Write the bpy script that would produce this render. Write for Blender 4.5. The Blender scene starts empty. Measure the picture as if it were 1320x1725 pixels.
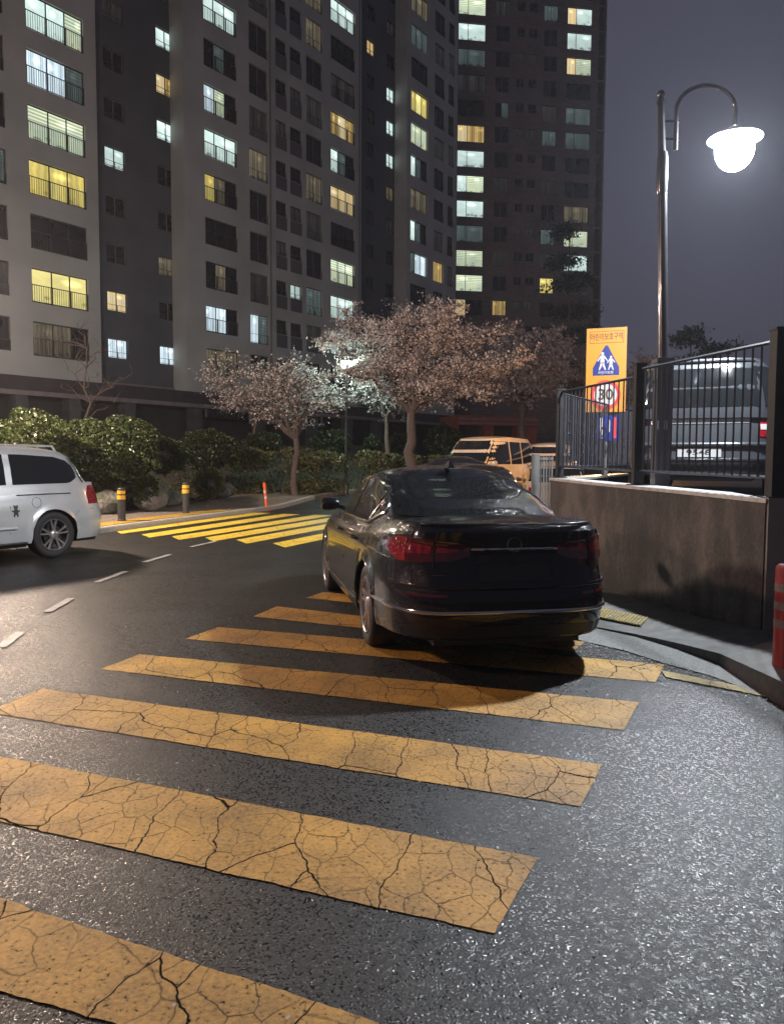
import bpy, bmesh, math, random
import numpy as np
from mathutils import Vector, Matrix
random.seed(7); rng = np.random.default_rng(7)
R = math.radians
scene = bpy.context.scene
C = scene.collection
# ------------------------------------------------------------------ camera
F = 1322.0; CX, CY = 660.0, 862.5
H = 1.52
PITCH = 3.79; ROLL = 0.3
cam_d = bpy.data.cameras.new('camera'); cam = bpy.data.objects.new('camera', cam_d); C.objects.link(cam)
cam_d.sensor_fit = 'HORIZONTAL'; cam_d.sensor_width = 36.0; cam_d.lens = 36.0*F/1320.0
cam_d.clip_end = 1000; cam_d.clip_start = 0.05
cam.location = (0, 0, H)
Rm = Matrix.Rotation(R(90-PITCH), 4, 'X') @ Matrix.Rotation(R(ROLL), 4, 'Z')
cam.rotation_euler = Rm.to_euler()
scene.camera = cam
R3 = Rm.to_3x3(); CO = Vector((0, 0, H))
def ray(px, py):
    return R3 @ Vector(((px-CX)/F, (CY-py)/F, -1.0))
def G(px, py, z=0.0):
    d = ray(px, py); t = (z-H)/d.z; return CO + d*t
def at(px, py, Y):
    d = ray(px, py); return CO + d*(Y/d.y)
# ------------------------------------------------------------------ world, exposure
world = bpy.data.worlds.new('World'); scene.world = world; world.use_nodes = True
nt = world.node_tree; nt.nodes.clear()
wo = nt.nodes.new('ShaderNodeOutputWorld'); bg = nt.nodes.new('ShaderNodeBackground')
tc = nt.nodes.new('ShaderNodeTexCoord'); nz = nt.nodes.new('ShaderNodeTexNoise')
nz.inputs['Scale'].default_value = 1.6; nz.inputs['Detail'].default_value = 4; nz.inputs['Roughness'].default_value = .55
rp = nt.nodes.new('ShaderNodeValToRGB')
rp.color_ramp.elements[0].position = .3; rp.color_ramp.elements[0].color = (.054, .057, .078, 1)
rp.color_ramp.elements[1].position = .7; rp.color_ramp.elements[1].color = (.075, .074, .110, 1)
nt.links.new(tc.outputs['Generated'], nz.inputs['Vector']); nt.links.new(nz.outputs['Fac'], rp.inputs['Fac'])
nt.links.new(rp.outputs['Color'], bg.inputs['Color']); nt.links.new(bg.outputs[0], wo.inputs['Surface'])
bg.inputs['Strength'].default_value = 0.80
scene.view_settings.view_transform = 'Standard'; scene.view_settings.look = 'None'
scene.view_settings.exposure = 0.08; scene.view_settings.gamma = 1.0
scene.render.engine = 'CYCLES'
scene.cycles.use_denoising = True
scene.cycles.max_bounces = 5; scene.cycles.sample_clamp_indirect = 4.0
# lamp powers (the lamps themselves are built further down)
P_NEAR, P_LEFT, P_SIDE, P_TREE, P_SODIUM, P_FACADE_FILL = 5000., 6600., 3400., 2200., 1900., 2000.

# ------------------------------------------------------------------ helpers
def lin(c):
    return tuple(((v/255)/12.92 if v/255 <= .04045 else ((v/255+.055)/1.055)**2.4) for v in c)
_m = {}
def mat(name, base, rough=.6, metal=0., coat=0., noise=None, bump=None, emit=None, spec=.5, mix=None):
    """noise=(scale, amount) value mottling; bump=(scale, strength, dist); mix=(color2, scale, lo, hi) blotches"""
    if name in _m: return _m[name]
    m = bpy.data.materials.new(name); m.use_nodes = True; t = m.node_tree; n = t.nodes; b = n['Principled BSDF']
    b.inputs['Base Color'].default_value = (*base, 1); b.inputs['Roughness'].default_value = rough
    b.inputs['Metallic'].default_value = metal; b.inputs['Coat Weight'].default_value = coat
    b.inputs['Coat Roughness'].default_value = .06; b.inputs['Specular IOR Level'].default_value = spec
    if emit: b.inputs['Emission Color'].default_value = (*emit[0], 1); b.inputs['Emission Strength'].default_value = emit[1]
    co = n.new('ShaderNodeTexCoord').outputs['Object']
    if noise or mix:
        src = None
        if mix:
            nn = n.new('ShaderNodeTexNoise'); nn.inputs['Scale'].default_value = mix[1]; nn.inputs['Detail'].default_value = 6
            t.links.new(co, nn.inputs['Vector'])
            mr = n.new('ShaderNodeMapRange'); mr.inputs['From Min'].default_value = mix[2]; mr.inputs['From Max'].default_value = mix[3]
            t.links.new(nn.outputs['Fac'], mr.inputs['Value'])
            mx = n.new('ShaderNodeMix'); mx.data_type = 'RGBA'; mx.inputs['A'].default_value = (*base, 1); mx.inputs['B'].default_value = (*mix[0], 1)
            t.links.new(mr.outputs[0], mx.inputs['Factor']); src = mx.outputs['Result']
        if noise:
            nn = n.new('ShaderNodeTexNoise'); nn.inputs['Scale'].default_value = noise[0]; nn.inputs['Detail'].default_value = 5
            t.links.new(co, nn.inputs['Vector'])
            mr = n.new('ShaderNodeMapRange'); mr.inputs['From Min'].default_value = .25; mr.inputs['From Max'].default_value = .75
            mr.inputs['To Min'].default_value = 1-noise[1]; mr.inputs['To Max'].default_value = 1+noise[1]
            t.links.new(nn.outputs['Fac'], mr.inputs['Value'])
            vm = n.new('ShaderNodeVectorMath'); vm.operation = 'SCALE'
            if src: t.links.new(src, vm.inputs[0])
            else: vm.inputs[0].default_value = base
            t.links.new(mr.outputs[0], vm.inputs['Scale']); src = vm.outputs[0]
        t.links.new(src, b.inputs['Base Color'])
    if bump:
        nn = n.new('ShaderNodeTexNoise'); nn.inputs['Scale'].default_value = bump[0]; nn.inputs['Detail'].default_value = 4
        t.links.new(co, nn.inputs['Vector'])
        bb = n.new('ShaderNodeBump'); bb.inputs['Strength'].default_value = bump[1]
        bb.inputs['Distance'].default_value = bump[2] if len(bump) > 2 else .01
        t.links.new(nn.outputs['Fac'], bb.inputs['Height']); t.links.new(bb.outputs[0], b.inputs['Normal'])
    _m[name] = m; return m
def math_n(t, op, a=None, b=None, c=None):
    x = t.nodes.new('ShaderNodeMath'); x.operation = op
    for i, v in enumerate((a, b, c)):
        if v is None: continue
        if isinstance(v, (int, float)): x.inputs[i].default_value = v
        else: t.links.new(v, x.inputs[i])
    return x.outputs[0]

class MB:
    def __init__(s): s.v = []; s.f = []; s.m = []
    def add(s, vs, fs, mi=0):
        o = len(s.v); s.v += [tuple(p) for p in vs]
        for f in fs: s.f.append(tuple(o+i for i in f)); s.m.append(mi)
        return s
    def box(s, x0, y0, z0, x1, y1, z1, mi=0, M=None):
        vs = [(x, y, z) for z in (z0, z1) for (x, y) in ((x0, y0), (x1, y0), (x1, y1), (x0, y1))]
        if M is not None: vs = [tuple(M @ Vector(p)) for p in vs]
        return s.add(vs, [(3, 2, 1, 0), (4, 5, 6, 7), (0, 1, 5, 4), (1, 2, 6, 5), (2, 3, 7, 6), (3, 0, 4, 7)], mi)
    def tube(s, pts, r, n=8, mi=0, cap=True):
        pts = [Vector(p) for p in pts]; N = len(pts)
        rr = r if isinstance(r, (list, tuple)) else [r]*N
        rings = []; prev = None
        for i, p in enumerate(pts):
            d = (pts[min(i+1, N-1)]-pts[max(i-1, 0)])
            if d.length < 1e-9: d = Vector((0, 0, 1))
            d.normalize()
            if prev is None:
                a = Vector((0, 0, 1)) if abs(d.z) < .9 else Vector((1, 0, 0)); u = d.cross(a).normalized()
            else:
                u = prev-d*prev.dot(d)
                u = u.normalized() if u.length > 1e-6 else d.orthogonal().normalized()
            prev = u; w = d.cross(u)
            rings.append([p+(u*math.cos(2*math.pi*k/n)+w*math.sin(2*math.pi*k/n))*rr[i] for k in range(n)])
        vs = [q for rg in rings for q in rg]; fs = []
        for i in range(N-1):
            for k in range(n):
                fs.append((i*n+k, i*n+(k+1) % n, (i+1)*n+(k+1) % n, (i+1)*n+k))
        if cap: fs.append(tuple(range(n-1, -1, -1))); fs.append(tuple((N-1)*n+k for k in range(n)))
        return s.add(vs, fs, mi)
    def lathe(s, prof, n=24, c=(0, 0, 0), axis='z', mi=0, squash=None):
        vs = []; fs = []
        for (r, h) in prof:
            for k in range(n):
                a = 2*math.pi*k/n; x, y = r*math.cos(a), r*math.sin(a)
                if axis == 'z': p = (c[0]+x, c[1]+y, c[2]+h)
                elif axis == 'y': p = (c[0]+x, c[1]+h, c[2]+y)
                else: p = (c[0]+h, c[1]+x, c[2]+y)
                vs.append(p)
        for i in range(len(prof)-1):
            for k in range(n): fs.append((i*n+k, i*n+(k+1) % n, (i+1)*n+(k+1) % n, (i+1)*n+k))
        return s.add(vs, fs, mi)
    def grid(s, P, mi=0, closed=False):
        """P[i][j] points"""
        ni, nj = len(P), len(P[0]); vs = [q for row in P for q in row]
        fs = [(i*nj+j, (i+1)*nj+j, (i+1)*nj+j+1, i*nj+j+1) for i in range(ni-1) for j in range(nj-1)]
        return s.add(vs, fs, mi)
    def build(s, name, mats, parent=None, smooth=None, recalc=True, loc=None):
        me = bpy.data.meshes.new(name); me.from_pydata(s.v, [], s.f)
        for m in (mats if isinstance(mats, (list, tuple)) else [mats]): me.materials.append(m)
        if len(set(s.m)) > 1 or (s.m and s.m[0]): me.polygons.foreach_set('material_index', s.m)
        if recalc:
            bm = bmesh.new(); bm.from_mesh(me); bmesh.ops.recalc_face_normals(bm, faces=bm.faces); bm.to_mesh(me); bm.free()
        if smooth is not None:
            me.polygons.foreach_set('use_smooth', [True]*len(me.polygons))
            me.set_sharp_from_angle(angle=R(smooth))
        o = bpy.data.objects.new(name, me); C.objects.link(o)
        if parent: o.parent = parent
        if loc is not None: o.location = loc
        return o
def tag(o, label=None, cat=None, group=None, kind=None):
    for k, v in (('label', label), ('category', cat), ('group', group), ('kind', kind)):
        if v: o[k] = v
    return o
def empty(name, loc=(0, 0, 0), rz=0, label=None, cat=None, group=None):
    o = bpy.data.objects.new(name, None); C.objects.link(o); o.location = loc; o.rotation_euler = (0, 0, rz)
    return tag(o, label, cat, group)
def copy_obj(o, parent=None):
    c = o.copy(); C.objects.link(c); c.parent = parent; return c
def lerp_tab(tab, x):
    if x <= tab[0][0]: return tab[0][1]
    for (a, b), (c, d) in zip(tab, tab[1:]):
        if x <= c:
            t = (x-a)/(c-a); t = t*t*(3-2*t)*.5+t*.5; return b+(d-b)*t
    return tab[-1][1]

# ------------------------------------------------------------------ terrain
def hfun(y):
    if y < 24: return 0.
    return min(1.3, (y-24)*.065)
# road
def crack_field(t, co, layers):
    n = t.nodes; wn = n.new('ShaderNodeTexNoise'); wn.inputs['Scale'].default_value = 3.5; wn.inputs['Detail'].default_value = 5; t.links.new(co, wn.inputs['Vector'])
    ws = n.new('ShaderNodeVectorMath'); ws.operation = 'SCALE'; ws.inputs['Scale'].default_value = .16; t.links.new(wn.outputs['Color'], ws.inputs[0])
    wa = n.new('ShaderNodeVectorMath'); wa.operation = 'ADD'; t.links.new(co, wa.inputs[0]); t.links.new(ws.outputs[0], wa.inputs[1]); out = []
    for (sc, w0, w1, rs_) in layers:
        v = n.new('ShaderNodeTexVoronoi'); v.feature = 'DISTANCE_TO_EDGE'; v.inputs['Scale'].default_value = sc; v.voronoi_dimensions = '2D'
        mp = n.new('ShaderNodeMapping'); mp.inputs['Rotation'].default_value = (0, 0, R(21)); mp.inputs['Scale'].default_value = rs_
        t.links.new(wa.outputs[0], mp.inputs['Vector']); t.links.new(mp.outputs[0], v.inputs['Vector'])
        r = n.new('ShaderNodeMapRange'); r.inputs['From Min'].default_value = w0; r.inputs['From Max'].default_value = w1
        t.links.new(v.outputs['Distance'], r.inputs['Value']); out.append(r.outputs[0])
    return out
def asphalt_mat():
    m = bpy.data.materials.new('wet_asphalt'); m.use_nodes = True; t = m.node_tree; n = t.nodes; b = n['Principled BSDF']
    co = n.new('ShaderNodeTexCoord').outputs['Object']
    def noise(sc, det=4, ro=.6):
        x = n.new('ShaderNodeTexNoise'); x.inputs['Scale'].default_value = sc; x.inputs['Detail'].default_value = det
        x.inputs['Roughness'].default_value = ro; t.links.new(co, x.inputs['Vector']); return x.outputs['Fac']
    def rng_(v, a, c, lo, hi):
        r = n.new('ShaderNodeMapRange'); r.inputs['From Min'].default_value = a; r.inputs['From Max'].default_value = c
        r.inputs['To Min'].default_value = lo; r.inputs['To Max'].default_value = hi; t.links.new(v, r.inputs['Value']); return r.outputs[0]
    def voro(sc):
        v = n.new('ShaderNodeTexVoronoi'); v.inputs['Scale'].default_value = sc; t.links.new(co, v.inputs['Vector']); return v
    fine = noise(75, 4, .75); big = noise(.8, 5, .6); mid = noise(9, 4, .6)
    v1 = voro(125); v2 = voro(42)
    # aggregate: each stone has its own tone, dark binder between
    st = n.new('ShaderNodeSeparateColor'); t.links.new(v1.outputs['Color'], st.inputs[0])
    st2 = n.new('ShaderNodeSeparateColor'); t.links.new(v2.outputs['Color'], st2.inputs[0])
    tone = rng_(math_n(t, 'POWER', st.outputs[0], 4.), 0, 1, .004, .095)
    binder = rng_(v1.outputs['Distance'], .2, .62, 1., .25)
    val = math_n(t, 'MULTIPLY', tone, binder)
    val = math_n(t, 'ADD', val, math_n(t, 'MULTIPLY', math_n(t, 'GREATER_THAN', st2.outputs[0], .965), math_n(t, 'MULTIPLY', rng_(v2.outputs['Distance'], .12, .3, 1, 0), .10)))
    val = math_n(t, 'MULTIPLY', val, rng_(fine, .35, .65, .62, 1.1))
    val = math_n(t, 'MULTIPLY', val, rng_(big, .3, .7, .65, 1.3))
    val = math_n(t, 'MULTIPLY', val, rng_(mid, .35, .65, .8, 1.2))
    ck = crack_field(t, co, [(1.5, .003, .014, (1.9, .8, 1))])[0]
    ck = math_n(t, 'MAXIMUM', ck, rng_(noise(.55, 3, .5), .46, .56, 1, 0))
    val = math_n(t, 'MULTIPLY', val, rng_(ck, 0, 1, .25, 1))
    # darker repaired patch and oily tracks with edges of their own
    pt_ = rng_(noise(.35, 5, .45), .52, .56, 1., .72); val = math_n(t, 'MULTIPLY', val, pt_)
    cb = n.new('ShaderNodeCombineColor'); t.links.new(val, cb.inputs[0]); t.links.new(math_n(t, 'MULTIPLY', val, .97), cb.inputs[1]); t.links.new(math_n(t, 'MULTIPLY', val, .95), cb.inputs[2])
    t.links.new(cb.outputs[0], b.inputs['Base Color'])
    wetness = rng_(noise(1.1, 4, .6), .35, .65, .90, .70)
    gls = math_n(t, 'GREATER_THAN', st.outputs[1], wetness)
    t.links.new(math_n(t, 'SUBTRACT', .58, math_n(t, 'MULTIPLY', gls, .44)), b.inputs['Roughness'])
    h = math_n(t, 'ADD', math_n(t, 'MULTIPLY', v1.outputs['Distance'], -.5), math_n(t, 'ADD', math_n(t, 'MULTIPLY', fine, .45), math_n(t, 'MULTIPLY', noise(24, 3, .6), .6)))
    bb = n.new('ShaderNodeBump'); bb.inputs['Strength'].default_value = 1.; bb.inputs['Distance'].default_value = .0045
    t.links.new(h, bb.inputs['Height']); t.links.new(bb.outputs[0], b.inputs['Normal'])
    t.links.new(math_n(t, 'ADD', .38, math_n(t, 'MULTIPLY', gls, .6)), b.inputs['Specular IOR Level'])
    # water film lying in small patches between the stones
    film = math_n(t, 'MULTIPLY', rng_(noise(26, 5, .72), .51, .64, 0, .75), rng_(noise(1.3, 4, .6), .35, .6, .35, 1.))
    t.links.new(film, b.inputs['Coat Weight']); b.inputs['Coat Roughness'].default_value = .20
    c2_ = n.new('ShaderNodeBump'); c2_.inputs['Strength'].default_value = 1.; c2_.inputs['Distance'].default_value = .0045
    t.links.new(math_n(t, 'ADD', noise(48, 4, .7), math_n(t, 'MULTIPLY', v1.outputs['Distance'], -.35)), c2_.inputs['Height']); t.links.new(c2_.outputs[0], b.inputs['Coat Normal'])
    return m
ASPH = asphalt_mat()
def sheet(name, xs, ys, zf, m, kind='structure', smooth=60):
    b = MB(); b.grid([[(x, y, zf(x, y)) for y in ys] for x in xs]); o = b.build(name, m, smooth=smooth, recalc=False)
    me = o.data
    if me.polygons[0].normal.z < 0: me.flip_normals()
    if kind: tag(o, kind=kind)
    return o
sheet('road', [-260, -60, -20, 0, 20, 60, 260], [-30, 0, 10, 20, 24, 27, 30, 34, 38, 42, 44.5, 60, 120, 400], lambda x, y: hfun(y), ASPH)

# painted markings
def paint_mat(name, base, crack=1.0, dirt=.35):
    m = bpy.data.materials.new(name); m.use_nodes = True; t = m.node_tree; n = t.nodes; b = n['Principled BSDF']
    co = n.new('ShaderNodeTexCoord').outputs['Object']
    wn = n.new('ShaderNodeTexNoise'); wn.inputs['Scale'].default_value = 3.5; wn.inputs['Detail'].default_value = 5; t.links.new(co, wn.inputs['Vector'])
    ws = n.new('ShaderNodeVectorMath'); ws.operation = 'SCALE'; ws.inputs['Scale'].default_value = .16; t.links.new(wn.outputs['Color'], ws.inputs[0])
    wa = n.new('ShaderNodeVectorMath'); wa.operation = 'ADD'; t.links.new(co, wa.inputs[0]); t.links.new(ws.outputs[0], wa.inputs[1])
    # strong sparse cracks
    def crack_layer(sc, w0, w1, rotscale=None):
        v = n.new('ShaderNodeTexVoronoi'); v.feature = 'DISTANCE_TO_EDGE'; v.inputs['Scale'].default_value = sc; v.voronoi_dimensions = '2D'
        if rotscale:
            mp = n.new('ShaderNodeMapping'); mp.inputs['Rotation'].default_value = (0, 0, R(21)); mp.inputs['Scale'].default_value = rotscale
            t.links.new(wa.outputs[0], mp.inputs['Vector']); t.links.new(mp.outputs[0], v.inputs['Vector'])
        else: t.links.new(wa.outputs[0], v.inputs['Vector'])
        r = n.new('ShaderNodeMapRange'); r.inputs['From Min'].default_value = w0; r.inputs['From Max'].default_value = w1
        t.links.new(v.outputs['Distance'], r.inputs['Value']); return r.outputs[0]
    c1 = crack_layer(1.5, .0045, .0105, (1.9, .8, 1)); c2 = crack_layer(6.5, .006, .030, (1.4, .8, 1))
    # minor cracks fade in and out
    fn = n.new('ShaderNodeTexNoise'); fn.inputs['Scale'].default_value = 1.7; t.links.new(co, fn.inputs['Vector'])
    fr = n.new('ShaderNodeMapRange'); fr.inputs['From Min'].default_value = .46; fr.inputs['From Max'].default_value = .66; t.links.new(fn.outputs['Fac'], fr.inputs['Value'])
    c2b = math_n(t, 'MAXIMUM', c2, fr.outputs[0])
    cc = math_n(t, 'MULTIPLY', c1, math_n(t, 'ADD', math_n(t, 'MULTIPLY', c2b, .75), .25))
    gr = n.new('ShaderNodeTexNoise'); gr.inputs['Scale'].default_value = 55; gr.inputs['Detail'].default_value = 5; gr.inputs['Roughness'].default_value = .7; t.links.new(co, gr.inputs['Vector'])
    g2 = n.new('ShaderNodeTexNoise'); g2.inputs['Scale'].default_value = 2.2; g2.inputs['Detail'].default_value = 6; t.links.new(co, g2.inputs['Vector'])
    dr = n.new('ShaderNodeMapRange'); dr.inputs['From Min'].default_value = .37; dr.inputs['From Max'].default_value = .63
    dr.inputs['To Min'].default_value = 1-dirt; dr.inputs['To Max'].default_value = 1.12
    t.links.new(math_n(t, 'ADD', math_n(t, 'MULTIPLY', gr.outputs['Fac'], .5), math_n(t, 'MULTIPLY', g2.outputs['Fac'], .5)), dr.inputs['Value'])
    sc = n.new('ShaderNodeVectorMath'); sc.operation = 'SCALE'; sc.inputs[0].default_value = base; t.links.new(dr.outputs[0], sc.inputs['Scale'])
    mx = n.new('ShaderNodeMix'); mx.data_type = 'RGBA'; mx.inputs['A'].default_value = (.016, .013, .010, 1)
    # pitted wear
    pit = n.new('ShaderNodeMapRange'); pit.inputs['From Min'].default_value = .33; pit.inputs['From Max'].default_value = .40; t.links.new(gr.outputs['Fac'], pit.inputs['Value'])
    fac = math_n(t, 'MULTIPLY', cc, pit.outputs[0])
    t.links.new(fac, mx.inputs['Factor']); t.links.new(sc.outputs[0], mx.inputs['B']); t.links.new(mx.outputs['Result'], b.inputs['Base Color'])
    b.inputs['Roughness'].default_value = .55; t.links.new(math_n(t, 'MULTIPLY', fac, .42), b.inputs['Specular IOR Level'])
    bb = n.new('ShaderNodeBump'); bb.inputs['Strength'].default_value = .7; bb.inputs['Distance'].default_value = .006
    hn = math_n(t, 'ADD', math_n(t, 'MULTIPLY', fac, .4), math_n(t, 'MULTIPLY', gr.outputs['Fac'], 1.3)); t.links.new(hn, bb.inputs['Height']); t.links.new(bb.outputs[0], b.inputs['Normal'])
    return m
YEL = paint_mat('cracked_yellow_paint', (.49, .265, .040), dirt=.6)
YEL2 = paint_mat('bright_yellow_paint', (.72, .52, .045), dirt=.2)
WHT = mat('worn_white_paint', (.34, .33, .31), .6, noise=(9, .3), mix=((.12, .12, .12), 14, .5, .75))
def stripe(b, TL, TR, BR, BL, jag=.0035, step=.03, z=.004, seed=0):
    """worn-edged painted bar from four ground points"""
    rs = random.Random(seed); TL, TR, BR, BL = map(Vector, (TL, TR, BR, BL))
    n = max(2, int((TR-TL).length/step)); top = []; bot = []
    a = c = 0
    for i in range(n+1):
        t = i/n; p = TL.lerp(TR, t); q = BL.lerp(BR, t); w = (q-p).normalized()
        a = a*.6+rs.uniform(-1, 1)*jag; c = c*.6+rs.uniform(-1, 1)*jag
        top.append(p+w*a); bot.append(q+w*c)
    # ragged short ends
    for arr in (0, -1):
        top[arr] = top[arr]+Vector((rs.uniform(-1, 1)*jag, 0, 0)); bot[arr] = bot[arr]+Vector((rs.uniform(-1, 1)*jag, 0, 0))
    mid = [p.lerp(q, .5)+Vector((rs.uniform(-1, 1)*jag*(1.5 if i in (0, n) else 0), 0, 0)) for i, (p, q) in enumerate(zip(top, bot))]
    b.grid([[(p.x, p.y, hfun(p.y)+z) for p in row] for row in (top, mid, bot)])
b = MB(); k = 0
near = [  # TL TR BR BL in photograph pixels on the ground
 ((545, 998), (1140, 1066), (1130, 1080), (515, 1008)),
 ((466, 1022), (1160, 1088), (1140, 1108), (426, 1039)),
 ((367, 1057), (1118, 1120), (1103, 1150), (312, 1077)),
 ((235, 1103), (1075, 1184), (1050, 1231), (170, 1128)),
 ((70, 1161), (1012, 1289), (978, 1360), (-22, 1201)),
 ((-260, 1226), (905, 1447), (833, 1575), (-420, 1290)),
 ((-520, 1345), (640, 1725), (560, 1840), (-760, 1440))]
for q in near[2:]:
    stripe(b, *[G(*p) for p in q], seed=k); k += 1
# two bars that run under the parked car and stop short of the kerb
stripe(b, G(466, 1022), G(985, 1082), G(965, 1098), G(426, 1039), seed=11)
stripe(b, G(545, 998), G(900, 1030), G(890, 1046), G(515, 1008), seed=12)
tag(b.build('near_crosswalk', YEL, recalc=False, smooth=60), kind='structure')
# far crosswalk
b = MB(); A = [(203.6, 899.5), (251, 906), (302, 909.7), (359.5, 912), (415, 916), (480, 922.5)]
E = [(456, 864.5), (506, 866.5), (560, 868.5), (600, 871), (640, 874), (660, 884)]
for i in range(6):
    p, q = G(*A[i]), G(*E[i]); d = (q-p).normalized(); w = Vector((-d.y, d.x, 0))*.52
    p2 = p+d*.5; stripe(b, p2+w, q+w, q, p, jag=.006, seed=20+i)
far_cw = b.build('far_crosswalk', YEL2, recalc=False, smooth=60); tag(far_cw, kind='structure')
# lane dashes
b = MB()
for i, (a, c) in enumerate((((2, 1092), (36, 1066)), ((80, 1032), (120, 1009)), ((163, 982), (212, 963.5)), ((243, 948), (286, 935)), ((322, 922), (364, 912.5)))):
    p, q = G(*a), G(*c); w = Vector((.042, .0, 0))
    stripe(b, p-w, q-w, q+w, p+w, jag=.006, seed=40+i, z=.010)
tag(b.build('lane_marking', WHT, recalc=False), kind='structure')
# yellow kerb line, right
b = MB()
p = [G(1112, 1131), G(1200, 1149), G(1308, 1170), G(1420, 1196)]; q = [G(1122, 1143), G(1195, 1157), G(1300, 1178), G(1410, 1206)]
for i in range(3): stripe(b, p[i], p[i+1], q[i+1], q[i], jag=.005, seed=50+i, z=.010)
tag(b.build('kerb_line', paint_mat('dusty_yellow_paint', (.42, .33, .11)), recalc=False), kind='structure')

# ------------------------------------------------------------------ far pavement and planted bank
CONC = mat('pavement_concrete', (.15, .125, .10), .75, noise=(6, .3), bump=(60, .4, .004))
KERB = mat('kerb_stone', (.34, .33, .31), .7, noise=(20, .25), bump=(80, .3, .003))
SOIL = mat('leafy_soil', (.06, .042, .028), .95, noise=(12, .5), bump=(18, 1., .06), mix=((.035, .05, .018), 2.5, .45, .65))
C0 = G(178, 903); C1 = G(549, 850); cu = (C1-C0).normalized(); cn = Vector((-cu.y, cu.x, 0))
C0 = C0+cn*.42; C1 = C1+cn*.42
def cpt(t, d, z=0.): p = C0+cu*t+cn*d; return Vector((p.x, p.y, hfun(p.y)+z))
LC = (C1-C0).length
b = MB(); ts = np.linspace(-22, LC, 40)
prof = [(0, .0), (.0, .10), (.02, .12), (.16, .12)]
b.grid([[cpt(t, d, z) for (d, z) in prof] for t in ts]); tag(b.build('far_kerb', KERB, smooth=30), kind='structure')
b = MB(); b.grid([[cpt(t, d, .12) for d in (.16, 1, 2, 3.4)] for t in ts])
tag(b.build('far_pavement', CONC, recalc=False), kind='structure')
# kerb turning right beyond the crosswalk
b = MB(); K2 = [C1, C1+Vector((1.0, 1.6, 0)), C1+Vector((3.2, 2.4, 0)), C1+Vector((7, 2.8, 0))]
for (p, q) in zip(K2, K2[1:]):
    n = Vector((-(q-p).y, (q-p).x, 0)).normalized()
    b.grid([[(w+n*d).to_tuple()[:2]+(hfun(w.y)+z,) for (d, z) in ((0, 0), (0, .12), (.18, .12), (2.2, .12))] for w in (p, q)])
tag(b.build('side_pavement', CONC), kind='structure')
# yellow-painted strip on the pavement beside the bollards
b = MB(); stripe(b, cpt(-3, .75, 0), cpt(6.4, .75, 0), cpt(6.4, .2, 0), cpt(-3, .2, 0), z=.126, seed=61)
tag(b.build('pavement_marking', paint_mat('orange_yellow_paving', (.55, .33, .04), dirt=.6), recalc=False), kind='structure')
def bank_depth(x, y):
    d = (Vector((x, y, 0))-C0).dot(cn)
    t = (Vector((x, y, 0))-C0).dot(cu)
    return max(d-2.5, min(y-(C1.y+3.2), 3.0-x))
def bank_z(x, y):
    D = bank_depth(x, y); return hfun(y)+(-.25 if D < 0 else min(1.0, .10+.30*D))
xs = list(np.arange(-60, -16, 2.))+list(np.arange(-16, 3.3, .3)); ys = list(np.arange(4, 45, .4))
ob = sheet('planting_bank', xs, ys, lambda x, y: bank_z(x, y)+.03*math.sin(x*3.1+y*1.3)*math.sin(y*2.7), SOIL)

# ------------------------------------------------------------------ apartment buildings
W_LIGHT = mat('pale_grey_render', (.455, .455, .435), .85, noise=(.35, .18), bump=(30, .15, .004))
def siding():
    m = mat('dark_grey_cladding', (.10, .105, .125), .7, noise=(.5, .2)); t = m.node_tree; n = t.nodes
    w = n.new('ShaderNodeTexWave'); w.bands_direction = 'Z'; w.inputs['Scale'].default_value = .8; w.wave_profile = 'SAW'
    t.links.new(n.new('ShaderNodeTexCoord').outputs['Object'], w.inputs['Vector'])
    bb = n.new('ShaderNodeBump'); bb.inputs['Strength'].default_value = .5; bb.inputs['Distance'].default_value = .05
    t.links.new(w.outputs['Fac'], bb.inputs['Height']); t.links.new(bb.outputs[0], n['Principled BSDF'].inputs['Normal']); return m
W_DARK = siding()
W_BASE = mat('dark_stone_base', (.055, .045, .05), .6, noise=(1.5, .3), bump=(10, .3, .01))
W_TRIM = mat('pale_stone_trim', (.24, .20, .20), .7, noise=(2, .2))
FR_W = mat('pale_window_frame', (.17, .165, .165), .5); FR_D = mat('dark_window_frame', (.045, .042, .045), .5)
RAIL = mat('grey_railing', (.06, .06, .065), .5, metal=.3)
PANEL = mat('slate_spandrel_panel', (.10, .10, .115), .6)
def brick_mat():
    m = mat('red_brown_brick', (.27, .20, .19), .85, noise=(.25, .25)); t = m.node_tree; n = t.nodes; b = n['Principled BSDF']
    src = b.inputs['Base Color'].links[0].from_socket
    br = n.new('ShaderNodeTexBrick'); br.inputs['Scale'].default_value = 1.0; br.inputs['Brick Width'].default_value = .5; br.inputs['Row Height'].default_value = .18
    br.inputs['Mortar Size'].default_value = .012; br.inputs['Color1'].default_value = (1, 1, 1, 1); br.inputs['Color2'].default_value = (.75, .75, .75, 1); br.inputs['Mortar'].default_value = (.6, .6, .6, 1)
    mp = n.new('ShaderNodeMapping'); mp.inputs['Rotation'].default_value = (R(90), 0, 0)
    t.links.new(n.new('ShaderNodeTexCoord').outputs['Object'], mp.inputs['Vector']); t.links.new(mp.outputs[0], br.inputs['Vector'])
    mx = n.new('ShaderNodeMix'); mx.data_type = 'RGBA'; mx.blend_type = 'MULTIPLY'; mx.inputs['Factor'].default_value = 1
    t.links.new(src, mx.inputs['A']); t.links.new(br.outputs['Color'], mx.inputs['B']); t.links.new(mx.outputs['Result'], b.inputs['Base Color']); return m
BRICK = brick_mat()
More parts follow.
